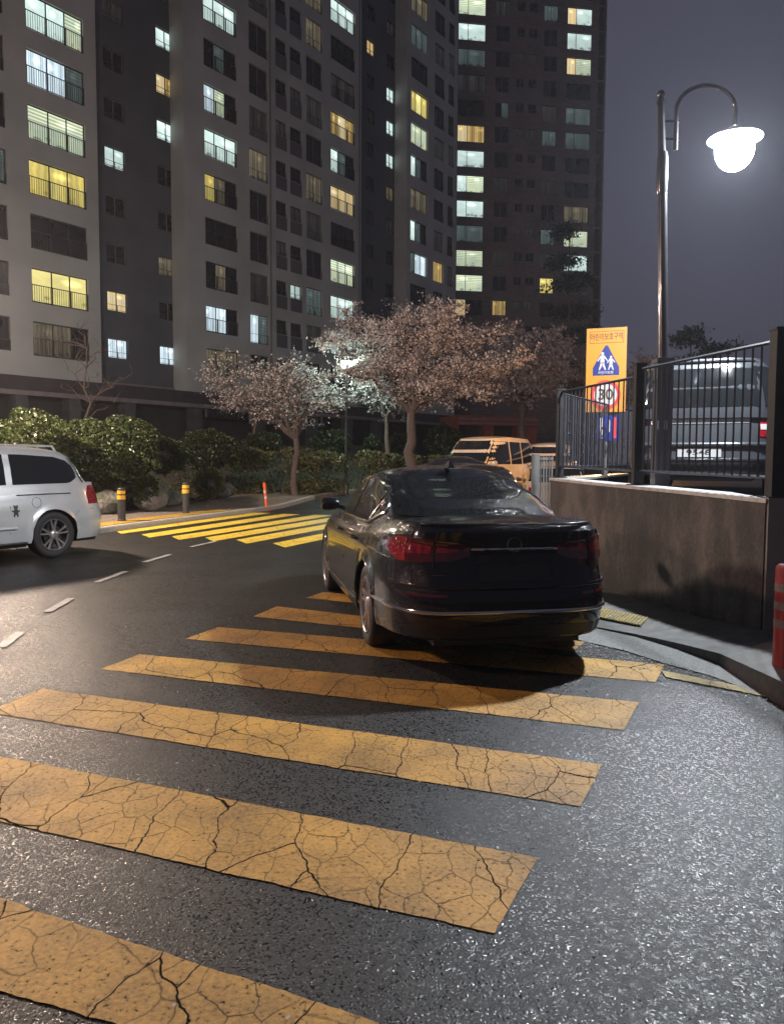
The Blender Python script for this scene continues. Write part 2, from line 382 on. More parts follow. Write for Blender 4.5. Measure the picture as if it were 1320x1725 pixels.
def pane_mat(name, col, strength, curtain=0., dark=0., blinds=0., ceil=.25, col2=None):
    m = bpy.data.materials.new(name); m.use_nodes = True; t = m.node_tree; n = t.nodes; b = n['Principled BSDF']
    b.inputs['Base Color'].default_value = (.03, .03, .03, 1); b.inputs['Roughness'].default_value = .15
    tcn = n.new('ShaderNodeTexCoord'); g = tcn.outputs['Generated']; sx = n.new('ShaderNodeSeparateXYZ'); t.links.new(g, sx.inputs[0])
    oi = n.new('ShaderNodeObjectInfo'); rnd = oi.outputs['Random']
    off = n.new('ShaderNodeCombineXYZ'); t.links.new(math_n(t, 'MULTIPLY', rnd, 37.), off.inputs[0]); t.links.new(math_n(t, 'MULTIPLY', rnd, 91.), off.inputs[1])
    va = n.new('ShaderNodeVectorMath'); va.operation = 'ADD'; t.links.new(g, va.inputs[0]); t.links.new(off.outputs[0], va.inputs[1])
    z = sx.outputs[2]; x = sx.outputs[0]
    # bright ceiling, darker towards the sill
    f = math_n(t, 'ADD', math_n(t, 'MULTIPLY', z, ceil), 1-ceil)
    ns = n.new('ShaderNodeTexNoise'); ns.inputs['Scale'].default_value = 2.6; ns.inputs['Detail'].default_value = 3; t.links.new(va.outputs[0], ns.inputs['Vector'])
    f = math_n(t, 'MULTIPLY', f, math_n(t, 'ADD', math_n(t, 'MULTIPLY', ns.outputs['Fac'], .7), .62))
    if curtain:
        xr = math_n(t, 'ADD', x, math_n(t, 'MULTIPLY', ns.outputs['Fac'], .12))
        w = math_n(t, 'SINE', math_n(t, 'ADD', math_n(t, 'MULTIPLY', xr, 55.), math_n(t, 'MULTIPLY', rnd, 6.)))
        w2 = math_n(t, 'SINE', math_n(t, 'MULTIPLY', xr, 13.))
        f = math_n(t, 'MULTIPLY', f, math_n(t, 'ADD', math_n(t, 'MULTIPLY', math_n(t, 'ADD', w, w2), curtain*.5), 1-curtain*.4))
    if blinds:
        w = math_n(t, 'SINE', math_n(t, 'MULTIPLY', z, 60.))
        up = math_n(t, 'GREATER_THAN', z, .5)
        f = math_n(t, 'MULTIPLY', f, math_n(t, 'ADD', math_n(t, 'MULTIPLY', math_n(t, 'MULTIPLY', w, up), blinds), 1-blinds*.3))
    if dark:
        # silhouettes of furniture and plants low in the room
        v = n.new('ShaderNodeTexVoronoi'); v.inputs['Scale'].default_value = 4.5; t.links.new(va.outputs[0], v.inputs['Vector'])
        k = math_n(t, 'ADD', math_n(t, 'MULTIPLY', v.outputs['Distance'], .9), math_n(t, 'MULTIPLY', z, 1.5))
        mr = n.new('ShaderNodeMapRange'); mr.inputs['From Min'].default_value = .42; mr.inputs['From Max'].default_value = .58; mr.inputs['To Min'].default_value = 1-dark
        t.links.new(k, mr.inputs['Value']); f = math_n(t, 'MULTIPLY', f, mr.outputs[0])
    # a ceiling lamp seen somewhere near the top of the room
    lx_ = math_n(t, 'SUBTRACT', x, math_n(t, 'ADD', math_n(t, 'MULTIPLY', math_n(t, 'FRACT', math_n(t, 'MULTIPLY', rnd, 17.3)), .6), .2)); lz_ = math_n(t, 'MULTIPLY', math_n(t, 'SUBTRACT', z, .78), 1.6)
    dd_ = math_n(t, 'SQRT', math_n(t, 'ADD', math_n(t, 'MULTIPLY', lx_, lx_), math_n(t, 'MULTIPLY', lz_, lz_)))
    gl_ = n.new('ShaderNodeMapRange'); gl_.inputs['From Min'].default_value = .04; gl_.inputs['From Max'].default_value = .22; gl_.inputs['To Min'].default_value = .7; gl_.inputs['To Max'].default_value = 0.; t.links.new(dd_, gl_.inputs['Value'])
    f = math_n(t, 'ADD', math_n(t, 'MULTIPLY', f, .88), math_n(t, 'MULTIPLY', gl_.outputs[0], math_n(t, 'MULTIPLY', f, 1.)))
    f = math_n(t, 'MULTIPLY', f, math_n(t, 'ADD', math_n(t, 'MULTIPLY', rnd, .5), .7))
    if col2:
        mx = n.new('ShaderNodeMix'); mx.data_type = 'RGBA'; mx.inputs['A'].default_value = (*col, 1); mx.inputs['B'].default_value = (*col2, 1)
        r = n.new('ShaderNodeMapRange'); r.inputs['From Min'].default_value = .35; r.inputs['From Max'].default_value = .65; t.links.new(ns.outputs['Fac'], r.inputs['Value'])
        t.links.new(r.outputs[0], mx.inputs['Factor']); t.links.new(mx.outputs['Result'], b.inputs['Emission Color'])
    else: b.inputs['Emission Color'].default_value = (*col, 1)
    t.links.new(math_n(t, 'MULTIPLY', f, strength), b.inputs['Emission Strength'])
    return m
PANE = dict(
 dark=mat('unlit_window_glass', (.018, .015, .018), .12, noise=(.9, .5)),
 w=pane_mat('cool_white_lit_room', (.72, .92, .86), 1.25, dark=.6, ceil=.3),
 W=pane_mat('white_lit_room_through_net_curtain', (.70, .86, .95), 1.2, curtain=.35, ceil=.1),
 g=pane_mat('greenish_white_lit_room', (.74, .90, .68), 1.0, blinds=.35, dark=.5, col2=(.80, .88, .58)),
 y=pane_mat('yellow_lit_room', (.92, .80, .24), .95, curtain=.25, dark=.35, ceil=.2, col2=(.85, .66, .16)),
 Y=pane_mat('bright_yellow_lit_room', (1.0, .88, .32), 1.15, dark=.45, ceil=.3),
 a=pane_mat('warm_cream_lit_room', (.95, .82, .50), 1.05, curtain=.2, ceil=.1, col2=(.85, .60, .25)),
 d=pane_mat('dim_warm_room', (.19, .16, .10), .75, curtain=.5, dark=.7),
 c=pane_mat('dim_cool_room', (.10, .14, .135), .8, curtain=.3, dark=.8, blinds=.3),
 e=pane_mat('dim_curtained_room', (.035, .032, .030), .7, curtain=.7, dark=.4),
 o=pane_mat('curtained_amber_room', (.62, .42, .14), .95, curtain=.6, ceil=.1))

def wall_mesh(b, s0, s1, z0, z1, holes, y, rev=.22, mi=0):
    """front wall face at local y with rectangular openings and reveals; holes (s0,s1,z0,z1)"""
    S = sorted({s0, s1, *[h[0] for h in holes], *[h[1] for h in holes]}); S = [v for v in S if s0 <= v <= s1]
    Z = sorted({z0, z1, *[h[2] for h in holes], *[h[3] for h in holes]}); Z = [v for v in Z if z0 <= v <= z1]
    # cell classification by columns to keep the face count low
    hs = sorted(holes)
    for a, c in zip(S, S[1:]):
        if c-a < 1e-5: continue
        m = (a+c)/2; cuts = sorted((h[2], h[3]) for h in hs if h[0] < m < h[1]); z = z0
        for (h0, h1) in cuts+[(z1, z1)]:
            if h0 > z+1e-5: b.add([(a, y, z), (c, y, z), (c, y, h0), (a, y, h0)], [(0, 1, 2, 3)], mi)
            z = max(z, h1)
    for (a, c, p, q) in hs:
        b.add([(a, y, p), (c, y, p), (c, y, q), (a, y, q), (a, y+rev, p), (c, y+rev, p), (c, y+rev, q), (a, y+rev, q)],
              [(0, 4, 5, 1), (1, 5, 6, 2), (2, 6, 7, 3), (3, 7, 4, 0)], mi)
_wcache = {}
def window_mesh(w, h, style):
    """frame mesh origin at lower-left outer corner; returns list of (name, MB, mats-key)"""
    fr = MB(); t = .055; d0, d1 = 0, .07
    fr.box(0, d0, 0, w, d1, t); fr.box(0, d0, h-t, w, d1, h); fr.box(0, d0, t, t, d1, h-t); fr.box(w-t, d0, t, w, d1, h-t)
    nm = {'live': (.36, .68), 'two': (.5,), 'twob': (.5,), 'slim': (.5,), 'three': (.33, .66), 'pane2': (.36,)}[style]
    for k in nm: fr.box(w*k-t*.55, d0+.004, t, w*k+t*.55, d1-.004, h-t)
    out = [fr]
    rl = MB()
    if style in ('live', 'three'):
        hh = h*.52; rl.box(0, -.10, hh-.03, w, -.06, hh+.01); rl.box(0, -.10, .04, w, -.06, .07)
        for x in np.arange(.02, w, .13): rl.box(x, -.09, .07, x+.018, -.072, hh-.03)
        for x in (0, w*.35, w*.68, w-.04): rl.box(x, -.105, .0, x+.04, -.055, hh+.02)
    elif style in ('two', 'slim'):
        hh = h*.33; rl.box(0, -.08, hh-.02, w, -.05, hh); rl.box(0, -.08, .08, w, -.05, .10)
        for x in (0, w*.5, w-.03): rl.box(x, -.08, 0, x+.03, -.05, hh)
    out.append(rl if rl.v else None); return out
def add_window(root, s0, s1, z0, z1, y, style, kind, frame_m, name='window', sub=True):
    w, h = s1-s0, z1-z0; key = (round(w, 2), round(h, 2), style, frame_m.name)
    if key not in _wcache:
        fr, rl = window_mesh(w, h, style)
        o = fr.build(name, frame_m); me = o.data; bpy.data.objects.remove(o)
        rm = None
        if rl: o = rl.build('railing', RAIL); rm = o.data; bpy.data.objects.remove(o)
        _wcache[key] = (me, rm, {})
    me, rm, pc = _wcache[key]
    o = bpy.data.objects.new(name, me); C.objects.link(o); o.parent = root; o.location = (s0, y, z0)
    # panes: kind is one letter per pane group, e.g. 'Y', 'wd' (left white, right dark)
    ks = kind if isinstance(kind, (list, tuple)) else [kind]
    cuts = [0]+{'live': [.36, .68], 'three': [.33, .66], 'pane2': [.36]}.get(style, [.5])+[1]
    if len(ks) == 1: segs = [(0, 1, ks[0])]
    elif len(ks) == 2: segs = [(0, cuts[-2], ks[0]), (cuts[-2], 1, ks[1])] if style != 'pane2' else [(0, .36, ks[0]), (.36, 1, ks[1])]
    else: segs = [(cuts[i], cuts[i+1], ks[i]) for i in range(3)]
    for (a, c, kk) in segs:
        pk = (round(a, 2), round(c, 2), kk)
        if pk not in pc:
            pb = MB(); pb.add([(w*a+.02, .04, .03), (w*c-.02, .04, .03), (w*c-.02, .04, h-.03), (w*a+.02, .04, h-.03)], [(0, 1, 2, 3)])
            po = pb.build('pane', PANE[kk], recalc=False); pc[pk] = po.data; bpy.data.objects.remove(po)
        p = bpy.data.objects.new('pane', pc[pk]); C.objects.link(p); p.parent = o
    if rm and sub:
        r = bpy.data.objects.new('railing', rm); C.objects.link(r); r.parent = o
    return o

# ---- the long slab block, left to centre
P0 = CO+ray(45, 448)*(F*2.8/90.0)
vd = ray(1600, 775); ang = math.atan2(vd.y, vd.x)
ex = Vector((math.cos(ang), math.sin(ang), 0)); ey = Vector((-math.sin(ang), math.cos(ang), 0))
def fac(px, py, y=0.):
    """pixel -> (s, z) on the facade plane set back by y"""
    d = ray(px, py); q = P0+ey*y; t = (q-CO).dot(ey)/d.dot(ey); p = CO+d*t
    return (p-P0).dot(ex), p.z-P0.z
apt = empty('apartment_building', P0, ang, 'long high-rise apartment block in pale grey render with dark grey recessed bays, many windows lit', 'building')
zg = -P0.z   # local z of the world zero
ZT = 46.0    # local top
zb1 = fac(20, 631)[1]; zb0 = fac(20, 664)[1]   # dark stone band between these heights
REC = 1.3
S_ = lambda px, y=0.: fac(px, 400, y)[0]
edges = [(-420, 167, 0, 'L'), (167, 312, REC, 'D'), (312, 608, 0, 'L'), (608, 684, REC, 'D'), (684, 768, 0, 'L')]
FL = 2.8
# columns: (px0, px1, y set-back, style, top offset, height, {floor: panes}, floors, frame)
cols = [
 (-330, -240, 0, 'live', 0, 1.80, {2: 'g', 4: 'W'}, (-1, 6), FR_D),
 (-190, -120, 0, 'two', 0, 1.75, {0: 'Y', 3: 'w'}, (-1, 6), FR_D),
 (-60, 14, 0, 'two', .05, 1.75, {2: 'c'}, (-1, 5), FR_D),
 (52, 147, 0, 'live', 0, 1.80, {-1: ['d', 'dark'], 0: 'Y', 1: 'dark', 2: 'y', 3: 'g', 4: ['W', 'W', 'c'], 5: ['w', 'w', 'g']}, (-1, 5), FR_D),
 (179, 213, REC, 'two', -.05, 1.18, {-1: 'W', 0: 'a', 3: 'w'}, (-1, 6), FR_W),
 (267, 299, REC, 'two', -.05, 1.18, {-1: 'W', 1: 'd', 4: 'w', 5: ['a', 'o'], 6: 'w'}, (-1, 7), FR_W),
 (346, 400, 0, 'three', 0, 1.72, {-1: 'd', 0: ['W', 'W', 'dark'], 1: ['dark', 'd', 'dark'], 2: 'dark', 3: ['y', 'd', 'dark'], 4: 'w', 5: ['W', 'g', 'dark'], 6: ['dark', 'c', 'dark'], 7: 'w'}, (-2, 7), FR_D),
 (421, 452, 0, 'two', .05, 2.0, {0: ['W', 'c'], 4: 'd'}, (-2, 8), FR_W),
 (465, 483, 0, 'slim', 0, 1.0, {}, (-2, 9), FR_W),
 (489, 508, 0, 'slim', 0, 1.0, {1: ['w', 'dark']}, (-2, 9), FR_W),
 (516, 543, 0, 'two', .1, 2.0, {1: 'c', 4: 'd', 8: 'd', 9: 'd'}, (-2, 10), FR_W),
 (557, 597, 0, 'three', 0, 1.78, {0: 'w', 1: 'w', 2: 'g', 3: 'dark', 4: 'a', 5: ['w', 'c', 'dark'], 6: ['o', 'a', 'o'], 9: 'w'}, (-1, 10), FR_D),
 (617, 630, REC, 'slim', -.05, 1.18, {9: 'a'}, (-1, 11), FR_D),
 (650, 663, REC, 'two', -.05, 1.18, {5: 'd', 6: 'w', 7: 'w', 8: 'w'}, (-1, 11), FR_W),
 (691, 719, 0, 'three', .1, 1.78, {3: ['c', 'W', 'W'], 4: ['w', 'c', 'dark'], 5: 'd', 6: ['w', 'c', 'dark'], 7: 'g', 8: ['y', 'Y', 'y'], 10: 'c', 11: 'd'}, (-1, 11), FR_D),
 (730, 747, 0, 'two', .1, 1.85, {3: 'o'}, (-1, 12), FR_D),
 (753, 763, 0, 'slim', .1, 1.85, {}, (-1, 12), FR_D)]
far_frames = MB(); far_panes = MB()
holes = {0: [], REC: []}; wins = []
for (p0, p1, yy, style, dz, hgt, lit, (k0, k1), frm) in cols:
    s0, s1 = S_(p0, yy), S_(p1, yy)
    for kf in range(k0, k1+1):
        zt = FL*kf+dz; z0_ = zt-hgt
        holes[yy].append((s0, s1, z0_, zt)); wins.append((s0, s1, z0_, zt, yy, style, lit.get(kf, 'e' if (p0*7+kf*13) % 10 < 3 else 'dark'), frm, p0, kf))
b = MB()
for (p0, p1, yy, kd) in edges:
    s0 = S_(p0, 0); s1 = S_(p1, 0)
    hh = [h for h in holes[yy] if s0 <= (h[0]+h[1])/2 <= s1]
    wall_mesh(b, s0, s1, zb1, ZT, hh, yy, mi=0 if kd == 'L' else 1)
sE = S_(768)
for (p0, p1, yy, kd) in edges[1::2]:      # cheeks of the recessed bays
    for pp in (p0, p1):
        s = S_(pp); b.add([(s, 0, zb1), (s, REC, zb1), (s, REC, ZT), (s, 0, ZT)], [(0, 1, 2, 3)], 0)
sW = S_(-420)
b.add([(sE, 0, zg), (sE, 13, zg), (sE, 13, ZT), (sE, 0, ZT)], [(0, 1, 2, 3)], 0)
b.add([(sW, 0, zg), (sW, 13, zg), (sW, 13, ZT), (sW, 0, ZT)], [(0, 1, 2, 3)], 0)
b.add([(sW, 13, zg), (sE, 13, zg), (sE, 13, ZT), (sW, 13, ZT)], [(0, 1, 2, 3)], 0)
b.add([(sW, 0, ZT), (sE, 0, ZT), (sE, 13, ZT), (sW, 13, ZT)], [(0, 1, 2, 3)], 0)
b.build('wall', [W_LIGHT, W_DARK], apt, recalc=False)
b = MB()   # back of rooms behind the openings so nothing shows through
b.add([(sW, REC+.5, zb1), (sE, REC+.5, zb1), (sE, REC+.5, ZT), (sW, REC+.5, ZT)], [(0, 1, 2, 3)])
# stone band with its two cornices, piers and the open ground storey
b2 = MB(); b2.box(sW, -.06, zb0+.25, sE, 6, zb1-.002); b2.build('stone_band', W_BASE, apt)
b2 = MB(); b2.box(sW, -.16, zb0, sE, 6, zb0+.248)
for (p0, p1, yy, kd) in edges[1::2]: b2.box(S_(p0)+.02, REC-.12, zb1+.0, S_(p1)-.02, REC+.1, zb1+.25)
b2.build('cornice', W_TRIM, apt)
b2 = MB(); b2.box(sW, 2.4, zg, sE, 2.6, zb0); b2.build('ground_storey_wall', mat('dark_storey_stone', (.06, .055, .06), .8, noise=(1, .3)), apt)  # set-back wall in one even dark stone colour
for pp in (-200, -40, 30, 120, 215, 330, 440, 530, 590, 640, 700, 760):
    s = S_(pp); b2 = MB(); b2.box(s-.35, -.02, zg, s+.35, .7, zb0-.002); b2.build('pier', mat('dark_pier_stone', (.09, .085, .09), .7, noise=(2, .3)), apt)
# windows: the hundred that show largest as parts, the rest in one part
def vis_size(w): # apparent size on screen
    p = P0+ex*w[0]+Vector((0, 0, w[3])); d = (p-CO).length
    zpix = p.z; inframe = 0 if (w[8] < -70) else 1
    return inframe*((w[1]-w[0])*(w[3]-w[2]))/d**2+(1e-6 if inframe else 0)
wins.sort(key=lambda w: -(vis_size(w)+(1 if w[6] != 'dark' and w[8] > -70 else 0)*.0002))
stuffed = MB(); pans = {}
for i, (s0, s1, z0_, z1_, yy, style, kd, frm, p0, kf) in enumerate(wins):
    if i < 100: add_window(apt, s0, s1, z0_, z1_, yy+.12, style, kd, frm, sub=(p0 < 600))
    else:
        fr, rl = window_mesh(s1-s0, z1_-z0_, style); o_ = len(stuffed.v)
        for q in (fr,): stuffed.add([(x+s0, y+yy+.12, z+z0_) for (x, y, z) in q.v], q.f, 0)
        if rl: stuffed.add([(x+s0, y+yy+.12, z+z0_) for (x, y, z) in rl.v], rl.f, 0)
        kk = kd if isinstance(kd, str) else kd[0]
        ks = ['dark', 'w', 'W', 'g', 'y', 'Y', 'a', 'd', 'c', 'o', 'e']
        stuffed.add([(s0+.02, yy+.16, z0_+.03), (s1-.02, yy+.16, z0_+.03), (s1-.02, yy+.16, z1_-.03), (s0+.02, yy+.16, z1_-.03)], [(0, 1, 2, 3)], 1+ks.index(kk))
o = stuffed.build('distant_windows', [FR_D]+[PANE[k] for k in ['dark', 'w', 'W', 'g', 'y', 'Y', 'a', 'd', 'c', 'o', 'e']], apt, recalc=False)
tag(o, kind='stuff')
# spandrel panels below the two slim columns and the kitchen columns
for (p0, p1) in ((465, 483), (489, 508)):
    for kf in range(-2, 10): b = MB(); b.box(S_(p0), -.03, FL*kf-1.95, S_(p1), .03, FL*kf-1.04); b.build('spandrel_panel', PANEL, apt)
b = MB()
b.tube([(S_(470)-.9, -.06, zb1), (S_(470)-.9, -.06, ZT)], .05, 6); b.tube([(S_(604), -.06, zb1), (S_(604), -.06, ZT)], .05, 6)
b.build('downpipe', FR_W, apt)

# ---- the brick tower
TL_ = CO+ray(768, 500)*87.0; TR_ = CO+ray(1008, 500)*89.5
tang = math.atan2((TR_-TL_).y, (TR_-TL_).x); tx = Vector((math.cos(tang), math.sin(tang), 0)); ty = Vector((-tx.y, tx.x, 0))
TP = Vector((TL_.x, TL_.y, 0))-tx*12
tower = empty('brick_tower', TP, tang, 'red-brown brick apartment tower standing behind the pale slab block', 'building')
def tf(px, py, y=0.):
    d = ray(px, py); q = TP+ty*y; t = (q-CO).dot(ty)/d.dot(ty); p = CO+d*t; return (p-TP).dot(tx), p.z
zj0 = tf(792, 504)[1]; tz = lambda j: zj0+j*(tf(792, 38)[1]-zj0)/11.0
TT = tz(16)
tcols = [
 (769.5, 815, 'pane2', 0, 1.80, {0: ['a', 'dark'], 1: 'g', 2: 'g', 3: 'c', 4: 'w', 5: ['w', 'g'], 6: 'w', 7: ['a', 'o'], 10: 'c', 11: 'w', 12: 'g'}),
 (832, 855, 'two', 0, 1.65, {0: 'o', 8: ['dark', 'c']}),
 (867, 880, 'slim', 0, .95, {}), (887, 901, 'slim', 0, .95, {}),
 (912, 935, 'two', 0, 1.7, {1: 'y', 3: 'c', 7: 'c', 12: 'c'}),
 (951, 992, 'pane2', 0, 1.80, {2: 'w', 3: 'g', 4: 'd', 7: 'c', 8: 'c', 10: ['a', 'g'], 11: 'w', 12: ['a', 'w']})]
th = []; tw = []
for (p0, p1, st, dz, hg, lit) in tcols:
    s0, s1 = tf(p0, 300)[0], tf(p1, 300)[0]
    for j in range(-1, 14): zt = tz(j)+dz; th.append((s0, s1, zt-hg, zt)); tw.append((s0, s1, zt-hg, zt, st, lit.get(j, 'e' if (int(p0)*3+j*7) % 10 < 3 else 'dark')))
for s0, s1 in ((-1.5, 1.6), (4.5, 8.8)):
    for j in range(-1, 14): pass
sR = tf(1003, 300)[0]; sRR = tf(1016, 300)[0]
b = MB(); wall_mesh(b, 0, sR, 0, TT, th, 0)
b.add([(0, 0, 0), (0, 12, 0), (0, 12, TT), (0, 0, TT)], [(0, 1, 2, 3)]); b.add([(sRR, .6, 0), (sRR, 12, 0), (sRR, 12, TT), (sRR, .6, TT)], [(0, 1, 2, 3)])
b.add([(0, 12, 0), (sRR, 12, 0), (sRR, 12, TT), (0, 12, TT)], [(0, 1, 2, 3)]); b.add([(0, 0, TT), (sRR, 0, TT), (sRR, 12, TT), (0, 12, TT)], [(0, 1, 2, 3)])
b.add([(sR, 0, 0), (sR, 2.2, 0), (sR, 2.2, TT), (sR, 0, TT)], [(0, 1, 2, 3)]); b.add([(sR, 2.2, 0), (sRR, 2.2, 0), (sRR, 2.2, TT), (sR, 2.2, TT)], [(0, 1, 2, 3)])
b.build('wall', BRICK, tower, recalc=False)
b = MB()
for j in range(-1, 15): b.box(sR-.002, .1, tz(j)+.35, sRR, 2.2, tz(j)+.55)
b.build('balcony_slabs', W_TRIM, tower)
b = MB(); b.box(sRR-.14, .05, 0, sRR+.02, .35, TT); b.build('corner_post', W_TRIM, tower)
for i, (s0, s1, z0_, z1_, st, kd) in enumerate(tw): add_window(tower, s0, s1, z0_, z1_, .12, st, kd, FR_W if (st != 'x') else FR_D, sub=False)
# low red podium in front of the tower
pl = at(772, 740, 60); pr = at(905, 740, 62)
pod = empty('low_red_brick_building', (pl.x, pl.y, 0), math.atan2(pr.y-pl.y, pr.x-pl.x), 'low red brick entrance block with pale bands behind the white van', 'building')
wd = (pr-pl).length; ztp = at(772, 699, 60).z; zmd = at(772, 716, 60).z; zrow = at(772, 722, 60).z
RB = mat('red_painted_brick', (.32, .085, .06), .8, noise=(2, .25))
b = MB(); b.box(0, 0, zmd, wd, 4, ztp); b.box(wd*.33, .2, 0, wd*.45, 1.2, zmd-.002); b.box(wd*.75, .2, 0, wd, 1.2, zmd-.002); b.box(-.6, .2, 0, .1, 1.2, zmd-.002); b.build('wall', RB, pod)
b = MB(); b.box(-.05, -.06, ztp-.35, wd+.05, .0, ztp-.2); b.box(-.05, -.06, zmd+.1, wd+.05, .0, zmd+.22); b.build('pale_bands', W_TRIM, pod)
b = MB(); b.box(.2, 2.0, 0, wd-.2, 2.2, zmd-.003); b.build('entrance_recess', W_BASE, pod)

# ------------------------------------------------------------------ raised car park, retaining wall, sidewalk
def wall_mat():
    m = bpy.data.materials.new('stained_concrete'); m.use_nodes = True; t = m.node_tree; n = t.nodes; b = n['Principled BSDF']
    co = n.new('ShaderNodeTexCoord').outputs['Object']
    mp = n.new('ShaderNodeMapping'); mp.inputs['Scale'].default_value = (2.6, 2.6, 1.1); t.links.new(co, mp.inputs['Vector'])
    n1 = n.new('ShaderNodeTexNoise'); n1.inputs['Scale'].default_value = 1.6; n1.inputs['Detail'].default_value = 8; n1.inputs['Roughness'].default_value = .65; t.links.new(mp.outputs[0], n1.inputs['Vector'])
    n2 = n.new('ShaderNodeTexNoise'); n2.inputs['Scale'].default_value = 1.3; n2.inputs['Detail'].default_value = 6; t.links.new(co, n2.inputs['Vector'])
    n3 = n.new('ShaderNodeTexNoise'); n3.inputs['Scale'].default_value = 40; n3.inputs['Detail'].default_value = 4; t.links.new(co, n3.inputs['Vector'])
    n2.inputs['Scale'].default_value = .9; n2.inputs['Roughness'].default_value = .62; n3.inputs['Scale'].default_value = 26
    f = math_n(t, 'ADD', math_n(t, 'MULTIPLY', n1.outputs['Fac'], .36), math_n(t, 'ADD', math_n(t, 'MULTIPLY', n2.outputs['Fac'], .50), math_n(t, 'MULTIPLY', n3.outputs['Fac'], .14)))
    r = n.new('ShaderNodeValToRGB'); e = r.color_ramp.elements
    e[0].position = .42; e[0].color = (.012, .010, .010, 1); e[1].position = .60; e[1].color = (.078, .066, .059, 1)
    x = r.color_ramp.elements.new(.5); x.color = (.030, .023, .0195, 1)
    t.links.new(f, r.inputs['Fac']); t.links.new(r.outputs[0], b.inputs['Base Color']); b.inputs['Roughness'].default_value = .75
    bb = n.new('ShaderNodeBump'); bb.inputs['Strength'].default_value = .5; bb.inputs['Distance'].default_value = .01
    t.links.new(n3.outputs['Fac'], bb.inputs['Height']); t.links.new(bb.outputs[0], b.inputs['Normal']); return m
STAIN = wall_mat()
wq = [(927, 804.8, 11.0), (1000, 812.5, 9.6), (1073, 819, 8.4), (1180, 829, 7.15), (1289, 840, 6.1)]
wt = [at(*q) for q in wq]
LOT = 1.08
# smooth path of the wall (front face), from the far end to the near corner
front = [Vector((p.x, p.y, 0)) for p in wt]; tops = [p.z for p in wt]
back_end = Vector((front[0].x+2.2, 15.5, 0)); right_end = Vector((7.5, 5.75, 0))
path = [back_end]+front+[right_end]; tz_ = [tops[0]]+tops+[tops[-1]-.02]
def offset_path(path, d):
    out = []
    for i, p in enumerate(path):
        a = (path[min(i+1, len(path)-1)]-path[max(i-1, 0)]).normalized(); nn = Vector((-a.y, a.x, 0)); out.append(p+nn*d)
    return out
inner = offset_path(path, .24)
def prism_strip(b, A, B, z0, z1, mi=0, caps=True):
    n = len(A); vs = []
    for i in range(n): vs += [(A[i].x, A[i].y, z0[i]), (A[i].x, A[i].y, z1[i]), (B[i].x, B[i].y, z1[i]), (B[i].x, B[i].y, z0[i])]
    fs = []
    for i in range(n-1):
        for k in range(4): fs.append((i*4+k, i*4+(k+1) % 4, (i+1)*4+(k+1) % 4, (i+1)*4+k))
    if caps: fs += [(3, 2, 1, 0), (n*4-4, n*4-3, n*4-2, n*4-1)]
    b.add(vs, fs, mi)
wall_root = empty('retaining_wall', (front[2].x, front[2].y, 0), 0, 'low stained brown concrete retaining wall beside the black sedan, carrying the black fence', 'wall')
off = Vector((front[2].x, front[2].y, 0)); sh = lambda L: [p-off for p in L]
b = MB(); prism_strip(b, sh(path[:-1]), sh(inner[:-1]), [-.4]*(len(path)-1), [z-.035 for z in tz_[:-1]])
b.build('concrete_face', STAIN, wall_root)
cA = offset_path(path, -.018); cB = offset_path(path, .30)
b = MB(); prism_strip(b, sh(cA[:-1]), sh(cB[:-1]), [z-.0345 for z in tz_[:-1]], tz_[:-1]); b.build('coping', mat('wet_pale_coping', (.38, .37, .36), .35, noise=(15, .3), bump=(60, .3, .004)), wall_root)
pier_m = mat('grey_painted_pier', (.15, .135, .13), .7, noise=(3, .25), bump=(50, .3, .004))
b = MB(); q0 = front[-1]-off; b.box(q0.x+.012, q0.y-.03, -.4, q0.x+3.8, q0.y+.35, tops[-1]+.004); b.build('end_pier', pier_m, wall_root)
# car park slab
b = MB()
poly = [inner[-2]+Vector((.25, .12, 0)), Vector((6.5, 6.3, 0)), Vector((60, 6.3, 0)), Vector((60, 44, 0)), Vector((12, 44, 0)), inner[0]+Vector((.02, 0, 0))]+[p for p in inner[1:-2]]
b.add([(p.x, p.y, LOT) for p in poly], [tuple(range(len(poly)))])
b.add([(p.x, p.y, LOT) for p in poly]+[(p.x, p.y, -.4) for p in poly], [(i, (i+1) % len(poly), (i+1) % len(poly)+len(poly), i+len(poly)) for i in range(len(poly))])
tag(b.build('car_park', ASPH), kind='structure')
# sidewalk between wall and kerb: rises towards the camera from a dropped kerb
def base_at(px, py, Yw):  # ground level along the wall foot
    return at(px, py, Yw)
kpx = [(900, 1036, .02), (980, 1052, .02), (1070, 1068, .035), (1140, 1083, .06), (1212, 1101, .095), (1300, 1141, .15), (1420, 1197, .17)]
kerb = [G(*p) for p in kpx]
foot_z = [.02, .02, .05, .10, .17, .21, .21]
foot = [front[0].lerp(front[1], .6), front[1], front[2], front[3], front[3].lerp(front[4], .6), front[4]+Vector((0, 0, 0)), front[4]+Vector((1.5, -.03, 0))]
b = MB(); rows = []
for k_, f_, z_ in zip(kerb, foot, foot_z):
    a = Vector((k_.x, k_.y, k_.z)); c = Vector((f_.x+.05, f_.y+.05, z_)); rows.append([tuple(a.lerp(c, s)) for s in (0, .1, .35, .65, 1)])
b.grid(rows)
far = [Vector((kerb[0].x-.6, 14.5, .02)), Vector((2.4, 15.5, .02))]
tag(b.build('right_pavement', mat('rough_pavement', (.11, .105, .098), .7, noise=(7, .35), bump=(45, .6, .006), mix=((.09, .09, .08), 3, .45, .6)), smooth=40), kind='structure')
gut = [G(900, 1062), G(980, 1081), G(1050, 1097), G(1119, 1119), G(1200, 1141), G(1306, 1168), G(1425, 1197)]
b = MB(); kb = [Vector((k_.x, k_.y, .012)) for k_ in kerb]
b.grid([[tuple(p), (g.x, g.y, .008)] for p, g in zip(kb, gut)])
